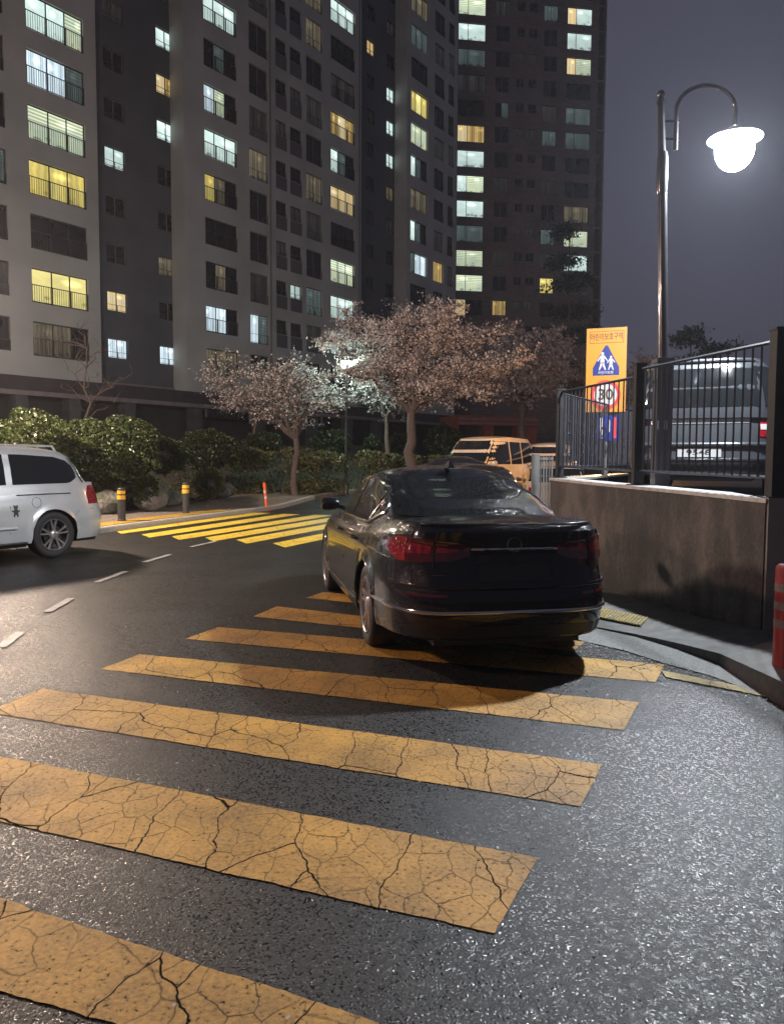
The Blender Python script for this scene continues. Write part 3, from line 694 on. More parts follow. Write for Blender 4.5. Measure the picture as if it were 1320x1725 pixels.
tag(b.build('gutter', mat('gutter_concrete', (.13, .13, .12), .6, noise=(60, .5), bump=(70, .7, .005)), recalc=False), kind='structure')
b = MB(); b.grid([[(p.x, p.y, .0), (k_.x, k_.y, k_.z), (k_.x+.1*(k_.x > 9), k_.y, k_.z)] for p, k_ in zip(kb, kerb)])
tag(b.build('right_kerb', mat('dark_wet_kerb', (.06, .06, .058), .5, noise=(20, .4))), kind='structure')
# tactile paving pad
tp = [G(995, 1040, .028), G(1010, 1027, .03), G(1092, 1044, .04), G(1078, 1057, .04)]
b = MB()
c = [Vector(p)+Vector((0, 0, .012)) for p in tp]
b.add([tuple(p) for p in c], [(0, 1, 2, 3)])
for i in range(16):
    t = (i+.5)/16; a_, b_ = c[0].lerp(c[3], t), c[1].lerp(c[2], t); d = (c[3]-c[0]).normalized()*.018
    u = Vector((0, 0, .012)); b.add([tuple(a_-d), tuple(b_-d), tuple(b_+d), tuple(a_+d), tuple(a_-d*.6+u), tuple(b_-d*.6+u), tuple(b_+d*.6+u), tuple(a_+d*.6+u)],
        [(4, 5, 6, 7), (0, 1, 5, 4), (3, 7, 6, 2), (0, 4, 7, 3), (1, 2, 6, 5)])
tag(b.build('tactile_paving', mat('worn_yellow_tactile', (.22, .165, .055), .7, noise=(25, .45), mix=((.12, .12, .10), 9, .5, .65))), kind='structure')
# small moss and litter at the foot
def leaf_quads(P, size, rs, flat=0.):
    """numpy leaf cards: P (n,3)"""
    n = len(P); a = rs.normal(size=(n, 3)); a /= np.linalg.norm(a, axis=1)[:, None]
    c = rs.normal(size=(n, 3)); c[:, 2] *= (1-flat); a[:, 2] *= (1-flat)
    c -= a*np.sum(a*c, axis=1)[:, None]; c /= np.linalg.norm(c, axis=1)[:, None]+1e-9; a /= np.linalg.norm(a, axis=1)[:, None]+1e-9
    s = size*rs.uniform(.4, 1.5, size=(n, 1)); w = s*.62
    V = np.stack([P-a*s, P+c*w-a*s*.1, P+a*s, P-c*w-a*s*.1], axis=1).reshape(-1, 3)
    Fc = np.arange(n*4).reshape(n, 4); return V, Fc
def leaf_obj(name, P, size, m, parent=None, flat=0., loc=None, seed=1):
    rs = np.random.default_rng(seed); V, Fc = leaf_quads(np.asarray(P, float), size, rs, flat)
    me = bpy.data.meshes.new(name); me.from_pydata(V.tolist(), [], Fc.tolist()); me.materials.append(m)
    o = bpy.data.objects.new(name, me); C.objects.link(o)
    if parent: o.parent = parent
    if loc is not None: o.location = loc
    return o
def leaf_mat(name, c1, c2, rough=.45, trans=.25):
    m = bpy.data.materials.new(name); m.use_nodes = True; t = m.node_tree; n = t.nodes; b = n['Principled BSDF']
    g = n.new('ShaderNodeNewGeometry'); mx = n.new('ShaderNodeMix'); mx.data_type = 'RGBA'
    mx.inputs['A'].default_value = (*c1, 1); mx.inputs['B'].default_value = (*c2, 1)
    t.links.new(g.outputs['Random Per Island'], mx.inputs['Factor']); t.links.new(mx.outputs['Result'], b.inputs['Base Color'])
    b.inputs['Roughness'].default_value = rough
    tr = n.new('ShaderNodeBsdfTranslucent'); t.links.new(mx.outputs['Result'], tr.inputs['Color'])
    ms = n.new('ShaderNodeMixShader'); ms.inputs[0].default_value = trans
    t.links.new(b.outputs[0], ms.inputs[1]); t.links.new(tr.outputs[0], ms.inputs[2]); t.links.new(ms.outputs[0], n['Material Output'].inputs['Surface']); return m

# ------------------------------------------------------------------ fences
BLK = mat('black_painted_steel', (.010, .011, .016), .6, spec=.25, noise=(20, .3))
POST = mat('dark_post_steel', (.014, .012, .013), .55, spec=.25, noise=(8, .4))
def wall_point(px, back=.13):
    """point on the coping centre seen at column px"""
    best = None
    for i in range(400):
        u = i/399*(len(front)-1); k = min(int(u), len(front)-2); p = front[k].lerp(front[k+1], u-k); z = tops[k]+(tops[k+1]-tops[k])*(u-k)
        a = (front[k+1]-front[k]).normalized(); p = p+Vector((-a.y, a.x, 0))*back; p.z = z
        q = R3.inverted() @ (p-CO); x = CX+F*q.x/-q.z
        if best is None or abs(x-px) < best[0]: best = (abs(x-px), p)
    return best[1]
fence = empty('fence', wall_point(1073), 0, 'black vertical-bar steel fence on top of the brown retaining wall', 'fence')
fo = wall_point(1073)
posts = [(937, 655, .05), (1073, 612, .055), (1306, 552, .06)]
pp_ = []
for px, ty_, w in posts:
    p = wall_point(px); zt = at(px, ty_, p.y).z; pp_.append((p, zt, w))
for p, zt, w in pp_:
    b = MB(); q = p-fo; b.box(q.x-w, q.y-w, q.z, q.x+w, q.y+w, zt-fo.z-.02); b.box(q.x-w-.008, q.y-w-.008, zt-fo.z-.0195, q.x+w+.008, q.y+w+.008, zt-fo.z)
    b.box(q.x-w-.04, q.y-w-.04, q.z+.001, q.x+w+.04, q.y+w+.04, q.z+.012); b.build('post', POST, fence)
def panel(A, B, za, zb, name='panel', nb=16, bow=0., r=.009, parent=None, org=None, mtl=None):
    b = MB(); n = nb+1
    la, lb = A.z+.16, B.z+.16
    def P(t, z): p = A.lerp(B, t)-org; return Vector((p.x, p.y, z-org.z))
    for (z0_, z1_) in ((za, zb), (la, lb), (za-.13, zb-.13)) if False else ((za, zb), (la, lb)):
        b.tube([P(t, z0_+(z1_-z0_)*t+bow*4*t*(1-t)) for t in np.linspace(0.01, .99, 9)], .016, 4)
    for i in range(1, n):
        t = i/n; zt = za+(zb-za)*t+bow*4*t*(1-t); zb_ = la+(lb-la)*t
        b.tube([P(t, zb_+.003), P(t, zt-.003)], r, 4)
    return b.build(name, mtl or BLK, parent)
top_r = [at(1073, 622, pp_[1][0].y).z, at(1300, 573, pp_[2][0].y).z]
top_l = [at(937, 660, pp_[0][0].y).z, at(1066, 634, pp_[1][0].y).z]
panel(pp_[1][0], pp_[2][0], top_r[0], top_r[1], nb=19, parent=fence, org=fo)
panel(pp_[0][0], pp_[1][0], top_l[0], top_l[1], nb=17, parent=fence, org=fo)
nx = Vector((6.2, 5.95, pp_[2][0].z)); panel(pp_[2][0], nx, top_r[1], top_r[1]-.02, nb=22, parent=fence, org=fo)
# fence returning along the back edge of the car park
rA = pp_[0][0].copy(); rB = Vector((back_end.x+.3, 15.3, tops[0])); rC = Vector((9.5, 22., tops[0]))
f2 = empty('fence', rA, 0, 'grey-black ornamental bar fence running back behind the sign, seen through the front fence', 'fence')
GRY = mat('bluegrey_painted_steel', (.035, .04, .052), .5, coat=.0, noise=(20, .3))
panel(rA, rB, top_l[0]-.02, top_l[0], nb=38, parent=f2, org=rA, mtl=GRY); 
b = MB()
for i in range(7):     # wrought ornaments
    p = rA.lerp(rB, (i+.5)/7)-rA
    for zc in (.42, .72):
        b.tube([p+Vector((math.cos(a)*.05, 0, zc+math.sin(a)*.10)) for a in np.linspace(0, 6.28, 13)], .008, 4)
b.build('ornaments', GRY, f2)
b = MB(); q = rB-rA; b.box(q.x-.05, q.y-.05, -.1, q.x+.05, q.y+.05, 1.2); b.build('post', POST, f2)
# grey gate post and pickets left of the wall
gp = at(902, 770, 12.2); gz = at(902, 765, 12.2).z
gate = empty('picket_fence', (gp.x, gp.y, 0), 0, 'short grey picket fence with a square post at the end of the retaining wall', 'fence')
GP = mat('grey_metal_post', (.10, .095, .09), .55, noise=(6, .2))
b = MB(); b.box(-.055, -.055, 0, .055, .055, gz); b.build('post', GP, gate)
b = MB(); e_ = at(936, 780, 12.0)-gp; z1 = gz-.03
b.box(.056, -.02, z1-.06, e_.x, .02, z1-.02); b.build('rail', GP, gate); b = MB(); b.box(.056, -.02, .2, e_.x, .02, .24)
b.build('rail', GP, gate)
for i in range(5):
    b = MB(); x = .056+(e_.x-.056)*(i+.6)/5; b.box(x-.011, -.011, .05, x+.011, .011, z1); b.build('picket', GP, gate)

# ------------------------------------------------------------------ red guard post at the right edge
p = G(1326, 1163)
bol = empty('bollard', (p.x, p.y, 0), 0, 'dark red guard post with faded reflective bands at the right edge of the photo', 'bollard')
hb = at(1326, 952, p.y).z
b = MB(); b.lathe([(0, hb), (.085, hb), (.098, hb-.012), (.10, hb-.03), (.10, 0)], 28); b.build('post', mat('dark_red_paint', (.20, .012, .016), .38, coat=.3, noise=(5, .35), bump=(12, .1, .004)), bol, smooth=40)
for z in (hb-.12, hb-.24, hb-.36):
    b = MB(); b.lathe([(.1015, z), (.1015, z-.055)], 28); b.build('reflective_band', mat('faded_grey_band', (.13, .10, .10), .4, noise=(18, .4)), bol, smooth=40)
b = MB(); b.lathe([(.10, .004), (.17, .004), (.175, .012), (.17, .03), (.10, .035)], 28); b.build('base_flange', mat('red_orange_rubber', (.55, .07, .03), .5), bol, smooth=40)

# ------------------------------------------------------------------ far bollards
def far_bollard(px, py, top, label):
    p = G(px, py); z0_ = .12; p = G(px, py, z0_); h = at(px, top, p.y).z-z0_; r = .085
    o = empty('bollard', (p.x, p.y, z0_), 0, label, 'bollard', 'bollards along the far kerb')
    b = MB(); b.lathe([(r+.012, 0), (r+.012, .03), (r, .04), (r, h*.66)], 20); b.build('post', mat('dark_rubber', (.035, .035, .038), .55, noise=(9, .3)), o, smooth=40)
    b = MB(); b.lathe([(r+.004, h*.66), (r+.004, h*.78)], 20); b.lathe([(r+.004, h*.82), (r+.004, h*.92)], 20); b.build('yellow_band', mat('reflective_yellow', (.75, .42, .03), .4), o, smooth=40)
    b = MB(); b.lathe([(r, h*.78), (r, h*.82)], 20); b.lathe([(r, h*.92), (r, h*.97), (r*.75, h), (0, h)], 20); b.build('cap', mat('dark_rubber', (.035,.035,.038)), o, smooth=40)
far_bollard(205, 878, 822, 'dark bollard with two yellow bands nearest the silver minivan')
far_bollard(313, 865, 813, 'dark bollard with two yellow bands in the middle of the far pavement')
p = G(449, 860); h = at(449, 813, p.y).z
o = empty('delineator_post', (p.x, p.y, 0), 0, 'orange flexible delineator post at the far end of the yellow crosswalk', 'post')
OR = mat('orange_plastic', (.75, .11, .03), .45)
b = MB(); b.tube([(0, 0, .03), (-.03, 0, .4), (-.07, 0, h)], .042, 14); b.build('post', OR, o, smooth=40)
b = MB(); b.lathe([(0, .06), (.05, .06), (.11, .03), (.12, 0)], 18); b.build('base', OR, o, smooth=40)
b = MB(); b.lathe([(.045, .34), (.045, .42)], 14, c=(-.025, 0, 0)); b.lathe([(.045, .52), (.045, .60)], 14, c=(-.045, 0, 0)); b.build('reflector_band', mat('white_reflector', (.5, .45, .42), .4), o, smooth=40)

# ------------------------------------------------------------------ street lamps
STEEL = mat('dark_lamp_steel', (.05, .048, .05), .22, metal=.7, coat=.5, noise=(10, .3))
def emit_mat(name, col, s):
    m = bpy.data.materials.new(name); m.use_nodes = True; b = m.node_tree.nodes['Principled BSDF']
    b.inputs['Base Color'].default_value = (.8, .8, .8, 1); b.inputs['Emission Color'].default_value = (*col, 1); b.inputs['Emission Strength'].default_value = s
    t = m.node_tree; tr = t.nodes.new('ShaderNodeBsdfTransparent'); ms = t.nodes.new('ShaderNodeMixShader'); ms.inputs[0].default_value = .45
    t.links.new(tr.outputs[0], ms.inputs[1]); t.links.new(b.outputs[0], ms.inputs[2]); t.links.new(ms.outputs[0], t.nodes['Material Output'].inputs['Surface']); return m
def point(name, loc, col, power, r, parent=None, spot=None):
    l = bpy.data.lights.new(name, 'SPOT' if spot else 'POINT'); l.color = col; l.energy = power; l.shadow_soft_size = r
    if spot: l.spot_size = R(spot); l.spot_blend = .5
    o = bpy.data.objects.new(name, l); C.objects.link(o); o.location = loc
    if parent: o.parent = parent
    return o
YL = 8.75
def z_at(py, px=1237): return at(px, py, YL).z
lx = at(1114, 700, YL).x; gx = at(1237, 240, YL).x
lamp = empty('street_lamp', (lx, YL, LOT), 0, 'tall lit street lamp with a curved swan-neck arm and glowing white globe behind the fence', 'street lamp')
def L(px, py): p = at(px, py, YL); return Vector((p.x-lx, 0, p.z-LOT))
b = MB(); zt = L(1111, 165).z; zb_ = L(1114, 612).z
b.tube([(0, 0, zb_), (-.06, 0, L(1111, 320).z), (-.105, 0, zt)], [.052, .05, .036], 16); b.build('pole', STEEL, lamp, smooth=50)
b = MB(); b.box(-.082, -.082, 0, .082, .082, zb_); b.box(-.095, -.095, zb_+.0005, .095, .095, zb_+.05); b.build('base_column', mat('grey_base_column', (.07, .07, .078), .45, noise=(5, .2)), lamp)
b = MB(); 
for s in (-1, 1): b.box(-.02+s*.038-.018, -.0845, L(0, 718).z, -.02+s*.038+.018, -.083, L(0, 703).z)
b.build('notice_plate', mat('pale_plate', (.35, .35, .36), .5), lamp)
b = MB(); b.lathe([(0, zt+.085), (.03, zt+.075), (.043, zt+.045), (.03, zt+.012), (.02, zt), (.045, zt-.03), (.04, zt-.06)], 16, c=(-.105, 0, 0)); b.build('finial', STEEL, lamp, smooth=50)
b = MB(); b.lathe([(.052, L(0, 322).z), (.062, L(0, 315).z), (.062, L(0, 262).z), (.05, L(0, 250).z)], 16, c=(-.068, 0, 0)); b.build('collar', STEEL, lamp, smooth=50)
xa = L(1144, 200).x
for py in (198, 228): b = MB(); b.tube([(-.09, 0, L(0, py).z), (xa, 0, L(0, py).z)], .014, 8); b.build('bracket', STEEL, lamp, smooth=50)
x0 = L(1144, 0).x; x1 = gx-lx; zl = L(0, 180).z; za_ = L(0, 137).z; ze = L(0, 205).z; rad = (x1-x0)/2; hh = za_-zl
pts = [(x0, 0, L(0, 247).z), (x0, 0, L(0, 215).z)]+[(x0+rad-rad*math.cos(a), 0, zl+hh*math.sin(a)) for a in np.linspace(0, math.pi, 22)]+[(x1, 0, ze)]
b = MB(); b.tube(pts, [.026, .026]+[.022]*22+[.022], 10); b.build('swan_neck_arm', STEEL, lamp, smooth=60)
gz_ = L(0, 252).z; gr_ = .20
b = MB(); zs = L(0, 226).z
b.lathe([(.02, zs+.12), (.07, zs+.11), (.10, zs+.06), (.26, zs+.015), (.285, zs-.005), (.275, zs-.012), (.18, zs+.0), (.05, zs+.01)], 36, c=(x1, 0, 0)); b.build('shade', mat('pale_lamp_shade', (.7, .7, .7), .4), lamp, smooth=50)
b = MB(); pr_ = [(gr_*math.cos(a), gr_*1.15*math.sin(a)) for a in np.linspace(R(28), R(-90), 16)]
b.lathe([(r, z+zs-.115) for r, z in pr_], 32, c=(x1, 0, 0)); gl = b.build('globe', emit_mat('lit_white_globe', (.93, .97, 1.0), 9), lamp, smooth=60)
gl.visible_shadow = True
point('lamp_light', (x1, 0, zs-.14), (.86, .93, 1.0), P_NEAR, .11, lamp)

def simple_lamp(name, base, h, label, col, power, arm=(0, 0), gr=.2, glow=25, group=None, rl=.09):
    o = empty(name, base, 0, label, 'street lamp', group)
    b = MB(); b.lathe([(.09, 0), (.09, .5), (.055, .55), (.05, h+.25), (0, h+.27)], 12); b.build('pole', STEEL, o, smooth=50)
    if arm != (0, 0):
        b = MB(); b.tube([(0, 0, h+.1), (arm[0]*.5, arm[1]*.5, h+.5), (arm[0], arm[1], h+.3)], .025, 8); b.build('arm', STEEL, o, smooth=50)
    zz = h if arm != (0, 0) else h+.3
    b = MB(); b.lathe([(.02, .25), (.12, .22), (gr*1.4, .1), (gr*1.3, .09), (.05, .1)], 20, c=(arm[0], arm[1], zz)); b.build('shade', STEEL, o, smooth=50)
    b = MB(); b.lathe([(gr*math.cos(a), gr*math.sin(a)) for a in np.linspace(R(25), R(-90), 10)], 20, c=(arm[0], arm[1], zz)); g = b.build('globe', emit_mat(name+'_'+label[:9]+'_glow', col, glow), o, smooth=60)
    point('lamp_light', (arm[0], arm[1], zz-gr*.45), col, power, rl, o); return o
# lamp outside the frame on the left that throws the sedan's shadow on the wall
simple_lamp('street_lamp', (-9.9, 16.6, .12), 5.4, 'warm street lamp on the far pavement beyond the silver minivan, outside the frame', (1.0, .77, .60), P_LEFT, arm=(.5, -.3), rl=.30)
simple_lamp('street_lamp', (-8.6, 4.6, 0), 5.2, 'warm street lamp beside the road left of the camera, outside the frame', (1.0, .64, .55), P_SIDE, gr=.3, rl=.28)
pt = at(583, 618, 28.2); simple_lamp('street_lamp', (pt.x, pt.y, hfun(26.5)), pt.z-hfun(26.5)-.2, 'greenish-white lamp glowing through the blossom of the large cherry tree', (.66, 1.0, .90), P_TREE, gr=.2, glow=12)
pt = at(1022, 632, 21.5); simple_lamp('street_lamp', (pt.x, pt.y, LOT), pt.z-LOT-.3, 'sodium lamp standing directly behind the yellow sign, hidden by it', (1.0, .50, .18), P_SODIUM, gr=.12, glow=2)
simple_lamp('street_lamp', (-17, 31, 1.2), 4.6, 'warm garden lamp in front of the apartment block, outside the frame', (1.0, .90, .80), P_FACADE_FILL)  # added fill lamp, out of view, only lifts the facade brightness

# ------------------------------------------------------------------ school-zone sign
def text_mesh(txt, size, name, m, parent, loc, rot=(R(90), 0, 0), align='CENTER', sx=1., extrude=.001):
    cu_ = bpy.data.curves.new(name, 'FONT'); cu_.body = txt; cu_.size = size; cu_.align_x = align; cu_.align_y = 'CENTER'; cu_.extrude = extrude; cu_.offset = size*.012
    to = bpy.data.objects.new('tmp', cu_); C.objects.link(to); bpy.context.view_layer.update()
    me = bpy.data.meshes.new_from_object(to.evaluated_get(bpy.context.evaluated_depsgraph_get())); bpy.data.objects.remove(to)
    me.materials.clear(); me.materials.append(m)
    o = bpy.data.objects.new(name, me); C.objects.link(o); o.parent = parent; o.location = loc; o.rotation_euler = rot; o.scale = (sx, 1, 1); return o
YS = 13.4
sa, sb = at(988.5, 556, YS+.12), at(1056, 549, YS-.12)
sw = Vector((sb.x-sa.x, sb.y-sa.y)).length; srz = math.atan2(sb.y-sa.y, sb.x-sa.x)
zT = (sa.z+sb.z)/2; zB = at(1020, 694, YS).z; shh = zT-zB
sign = empty('school_zone_sign', ((sa.x+sb.x)/2, (sa.y+sb.y)/2, LOT), srz, 'orange-yellow school zone sign with a blue triangle of two walking children', 'sign')
SY = mat('retroreflective_yellow', (.50, .19, .008), .45); SBK = mat('sign_black', (.05, .025, .01), .5); SB = mat('sign_blue', (.01, .02, .14), .4); SW_ = mat('sign_white', (.42, .38, .37), .4); SR = mat('sign_red', (.6, .04, .03), .4)
zb0_ = zB-LOT; zt0_ = zT-LOT
b = MB(); b.box(-sw/2, -.012, zb0_, sw/2, .012, zt0_); b.build('board', SY, sign)
b = MB(); b.box(-sw/2-.008, -.010, zb0_-.008, -sw/2-.0005, .016, zt0_+.008); b.box(sw/2+.0005, -.010, zb0_-.008, sw/2+.008, .016, zt0_+.008); b.box(-sw/2, -.010, zt0_+.0005, sw/2, .016, zt0_+.008); b.build('edge_trim', SBK, sign)
b = MB(); b.box(-.04, .018, 0, .04, .09, zt0_-.1); b.build('post', GP, sign)
th_ = .125; yt = -.0125
def outline_rect(b, x0, z0_, x1, z1_, w, y):
    for r_ in ((x0, z0_, x1, z0_+w), (x0, z1_-w, x1, z1_), (x0, z0_+w, x0+w, z1_-w), (x1-w, z0_+w, x1, z1_-w)): b.box(r_[0], y-.002, r_[1], r_[2], y, r_[3])
b = MB(); ztx = zt0_-.15; outline_rect(b, -sw*.43, ztx-.1, sw*.43, ztx+.1, .008, yt); b.build('text_border', SBK, sign)
tt = text_mesh('어린이보호구역', .1, 'lettering', SBK, sign, (0, yt-.002, ztx))
wdt = tt.dimensions.x if tt.dimensions.x > 0 else .7
tt.scale = (sw*.80/max(wdt, .1), 1.35, 1)
# triangle
tzt = zt0_-.29; tzb = zt0_-.79; tw_ = .30
def poly_prism(b, pts, y0, y1, mi=0):
    n = len(pts); b.add([(x, y0, z) for x, z in pts]+[(x, y1, z) for x, z in pts], [tuple(range(n)), tuple(range(2*n-1, n-1, -1))]+[(i, i+n, (i+1) % n+n, (i+1) % n) for i in range(n)], mi)
b = MB(); poly_prism(b, [(-tw_*.72, tzb), (tw_*.72, tzb), (tw_*.72, tzb+.13), (.02, tzt), (-.02, tzt), (-tw_*.72, tzb+.13)], yt-.003, yt); b.build('triangle', SB, sign)
def child_fig(b, cx, cz, h, y):
    b.lathe([(0, 0)], 3)
    def seg(a, c, w0, w1):
        a = Vector(a); c = Vector(c); d = (c-a).normalized(); nn = Vector((-d.y, d.x))
        q = [a+nn*w0, c+nn*w1, c-nn*w1, a-nn*w0]; poly_prism(b, [(cx+p.x*h, cz+p.y*h) for p in q], y-.002, y)
    n = 10; poly_prism(b, [(cx+math.cos(k*2*math.pi/n)*.085*h, cz+.92*h+math.sin(k*2*math.pi/n)*.085*h) for k in range(n)], y-.002, y)
    seg((0, .83), (0, .42), .085, .12); seg((0, .45), (-.17, .0), .075, .035); seg((0, .45), (.17, .0), .075, .035)
    seg((-.06, .8), (-.27, .5), .045, .03); seg((.06, .8), (.27, .52), .045, .03)
b = MB(); child_fig(b, -.06, tzb+.09, .30, yt-.0035); b.build('walking_figure', SW_, sign)
b = MB(); child_fig(b, .08, tzb+.09, .235, yt-.0035); b.build('walking_figure', SW_, sign)
text_mesh('어린이보호', .055, 'lettering', SW_, sign, (0, yt-.004, tzb+.045))
# speed limit disc
zc = zt0_-1.12
def ring(b, r0, r1, z, y, n=40):
    vs = []; 
    for k in range(n):
        a = 2*math.pi*k/n
        for r in (r0, r1): vs.append((math.cos(a)*r, y, z+math.sin(a)*r))
    b.add(vs, [(2*k, 2*k+1, (2*k+3) % (2*n), (2*k+2) % (2*n)) for k in range(n)])
b = MB(); ring(b, 0.001, .20, zc, yt-.002); b.build('limit_disc', SW_, sign, recalc=False)
b = MB(); ring(b, .19, .25, zc, yt-.003); b.build('red_ring', SR, sign, recalc=False)
text_mesh('30', .26, 'lettering', SBK, sign, (0, yt-.004, zc))
# blue and white notice below the sign board
nb_ = at(1022, 715, YS-.2)
nbo = empty('notice_board', (nb_.x, nb_.y, LOT), srz, 'small blue and white notice board with a red stripe below the yellow sign', 'sign')
b = MB(); b.box(-.20, -.01, at(0+1022, 742, YS-.2).z-LOT, .20, .01, at(1022, 700, YS-.2).z-LOT); b.build('board', SB, nbo)
z0_ = at(1022, 738, YS-.2).z-LOT
b = MB(); b.box(-.13, -.013, z0_, -.07, -.0105, z0_+.34); b.box(.02, -.013, z0_+.1, .05, -.0105, z0_+.3); b.build('white_marks', SW_, nbo)
b = MB(); b.box(.10, -.013, z0_, .15, -.0105, z0_+.34); b.build('red_stripe', SR, nbo)
b = MB(); b.box(-.03, .011, 0, .03, .05, z0_+.3); b.build('post', GP, nbo)

# ------------------------------------------------------------------ vehicles
class Shell:
    """closed loop surface: super-ellipse plan whose rear, front and width change with height"""
    def __init__(s, n, rear, front, width, top, z0=0.):
        s.n, s.rear, s.front, s.width, s.top, s.z0 = n, rear, front, width, top, z0
        xr, xf = lerp_tab(rear, .6), lerp_tab(front, .6); s.len = xf-xr; s.xm = (xr+xf)/2
        half = []; N = n
        gc = .90; fc = (1-gc**N)**(1/N)
        for g in np.linspace(0, gc, 11)[:-1]: half.append((-(1-g**N)**(1/N), g))
        # corner: even steps of angle
        nf = max(20, int(s.len/.035))
        for f in np.linspace(-fc, fc, nf): half.append((f, (1-abs(f)**N)**(1/N)))
        for g in np.linspace(gc, 0, 11)[1:]: half.append(((1-g**N)**(1/N), g))
        s.half = half
        cum = [0.]; pts = [s.at(f, g, .6) for f, g in half]
        for a, c in zip(pts, pts[1:]): cum.append(cum[-1]+math.hypot(c[0]-a[0], c[1]-a[1]))
        s.cum = cum
    def at(s, f, g, zn):
        xr, xf, b = lerp_tab(s.rear, zn), lerp_tab(s.front, zn), lerp_tab(s.width, zn)
        return ((xr+xf)/2+(xf-xr)/2*f, b*g)
    def ztop(s, f, g): return s.top(s.xm+s.len/2*f)
    def pt(s, f, g, z, off=0.):
        zt = s.ztop(f, g); zn = (z-s.z0)/(zt-s.z0); x, y = s.at(f, g, zn)
        if off:
            e = 1e-3; N = s.n; nx_ = math.copysign(abs(f)**(N-1), f)/(s.len/2); ny_ = math.copysign(abs(g)**(N-1), g)/lerp_tab(s.width, .6)
            l = math.hypot(nx_, ny_) or 1; x += off*nx_/l; y += off*ny_/l
        return Vector((x, y, z))
    def fg(s, d):
        """unit-loop point at distance d (signed: + left side) round the plan from the rear centre"""
        a = abs(d); sg = 1 if d >= 0 else -1
        for i in range(len(s.cum)-1):
            if a <= s.cum[i+1]:
                t = (a-s.cum[i])/(s.cum[i+1]-s.cum[i]); (f0, g0), (f1, g1) = s.half[i], s.half[i+1]
                return f0+(f1-f0)*t, (g0+(g1-g0)*t)*sg
        f, g = s.half[-1]; return f, g*sg
    def wrap(s, d, z, off=0.): f, g = s.fg(d); return s.pt(f, g, z, off)
    def side(s, x, z, sg=1, off=0.):
        f = (x-s.xm)/(s.len/2)
        for _ in range(6):
            zt = s.ztop(f, 0); zn = (z-s.z0)/(zt-s.z0); xr, xf = lerp_tab(s.rear, zn), lerp_tab(s.front, zn)
            f = (x-(xr+xf)/2)/((xf-xr)/2)
        f = max(-.999, min(.999, f)); g = (1-abs(f)**s.n)**(1/s.n)*sg
        return s.pt(f, g, z, off)
    def end(s, y, z, rear=True, off=0.):
        zt = s.ztop(-1 if rear else 1, 0)
        for _ in range(3):
            zn = (z-s.z0)/(zt-s.z0); b = lerp_tab(s.width, zn); g = max(-.995, min(.995, y/b)); f = (1-abs(g)**s.n)**(1/s.n)*(-1 if rear else 1); zt = s.ztop(f, 0)
        return s.pt(f, g, z, off)
    def mesh(s, b, zb, nv=12, crown=.04, K=10, flare=None, mi=0, top_only=False, roofpow=2.5):
        vs_ = np.linspace(0, 1, nv+1); H_ = s.half
        for sg in (1, -1):
            P = []
            for (f, g) in H_:
                z0 = zb(s.xm+s.len/2*f); zt = s.ztop(f, g); row = []
                for v in vs_:
                    z = z0+(zt-z0)*v; p = s.pt(f, g*sg, z)
                    if flare: p.y += sg*flare(p.x, z)
                    row.append(tuple(p))
                P.append(row)
            b.grid(P, mi)
        P = []
        for (f, g) in H_:
            a = s.pt(f, g, s.ztop(f, g)); row = []
            for k in range(K+1):
                t = 1-2*k/K; t2 = math.copysign(abs(t)**.8, t)
                edge = 1-abs(f)**6
                row.append((a.x, a.y*t2, a.z+crown*edge*(1-abs(t2)**roofpow)))
            P.append(row)
        b.grid(P, mi)
def patch(S, d0, d1, lo, hi, off, nd=14, nz=6, b=None, mi=0):
    b = b or MB(); P = []
    for i in range(nd+1):
        d = d0+(d1-d0)*i/nd; a, c = lo(d), hi(d); P.append([tuple(S.wrap(d, a+(c-a)*j/nz, off)) for j in range(nz+1)])
    b.grid(P, mi)
    # turned-in edge so the patch has thickness
    ring_ = [(d0, None)]
    for (row, sgn) in ((0, 0), (nd, nd)):
        d = d0+(d1-d0)*row/nd; a, c = lo(d), hi(d)
        b.grid([[tuple(S.wrap(d, a+(c-a)*j/nz, off)) for j in range(nz+1)], [tuple(S.wrap(d, a+(c-a)*j/nz, -.01)) for j in range(nz+1)]], mi)
    for fn in (lo, hi):
        b.grid([[tuple(S.wrap(d0+(d1-d0)*i/nd, fn(d0+(d1-d0)*i/nd), off)) for i in range(nd+1)], [tuple(S.wrap(d0+(d1-d0)*i/nd, fn(d0+(d1-d0)*i/nd), -.01)) for i in range(nd+1)]], mi)
    return b
def side_patch(S, x0, x1, lo, hi, sg, off, nd=18, nz=6, b=None):
    b = b or MB(); P = []
    for i in range(nd+1):
        x = x0+(x1-x0)*i/nd; a, c = lo(x), hi(x); P.append([tuple(S.side(x, a+(c-a)*j/nz, sg, off)) for j in range(nz+1)])
    return b.grid(P)
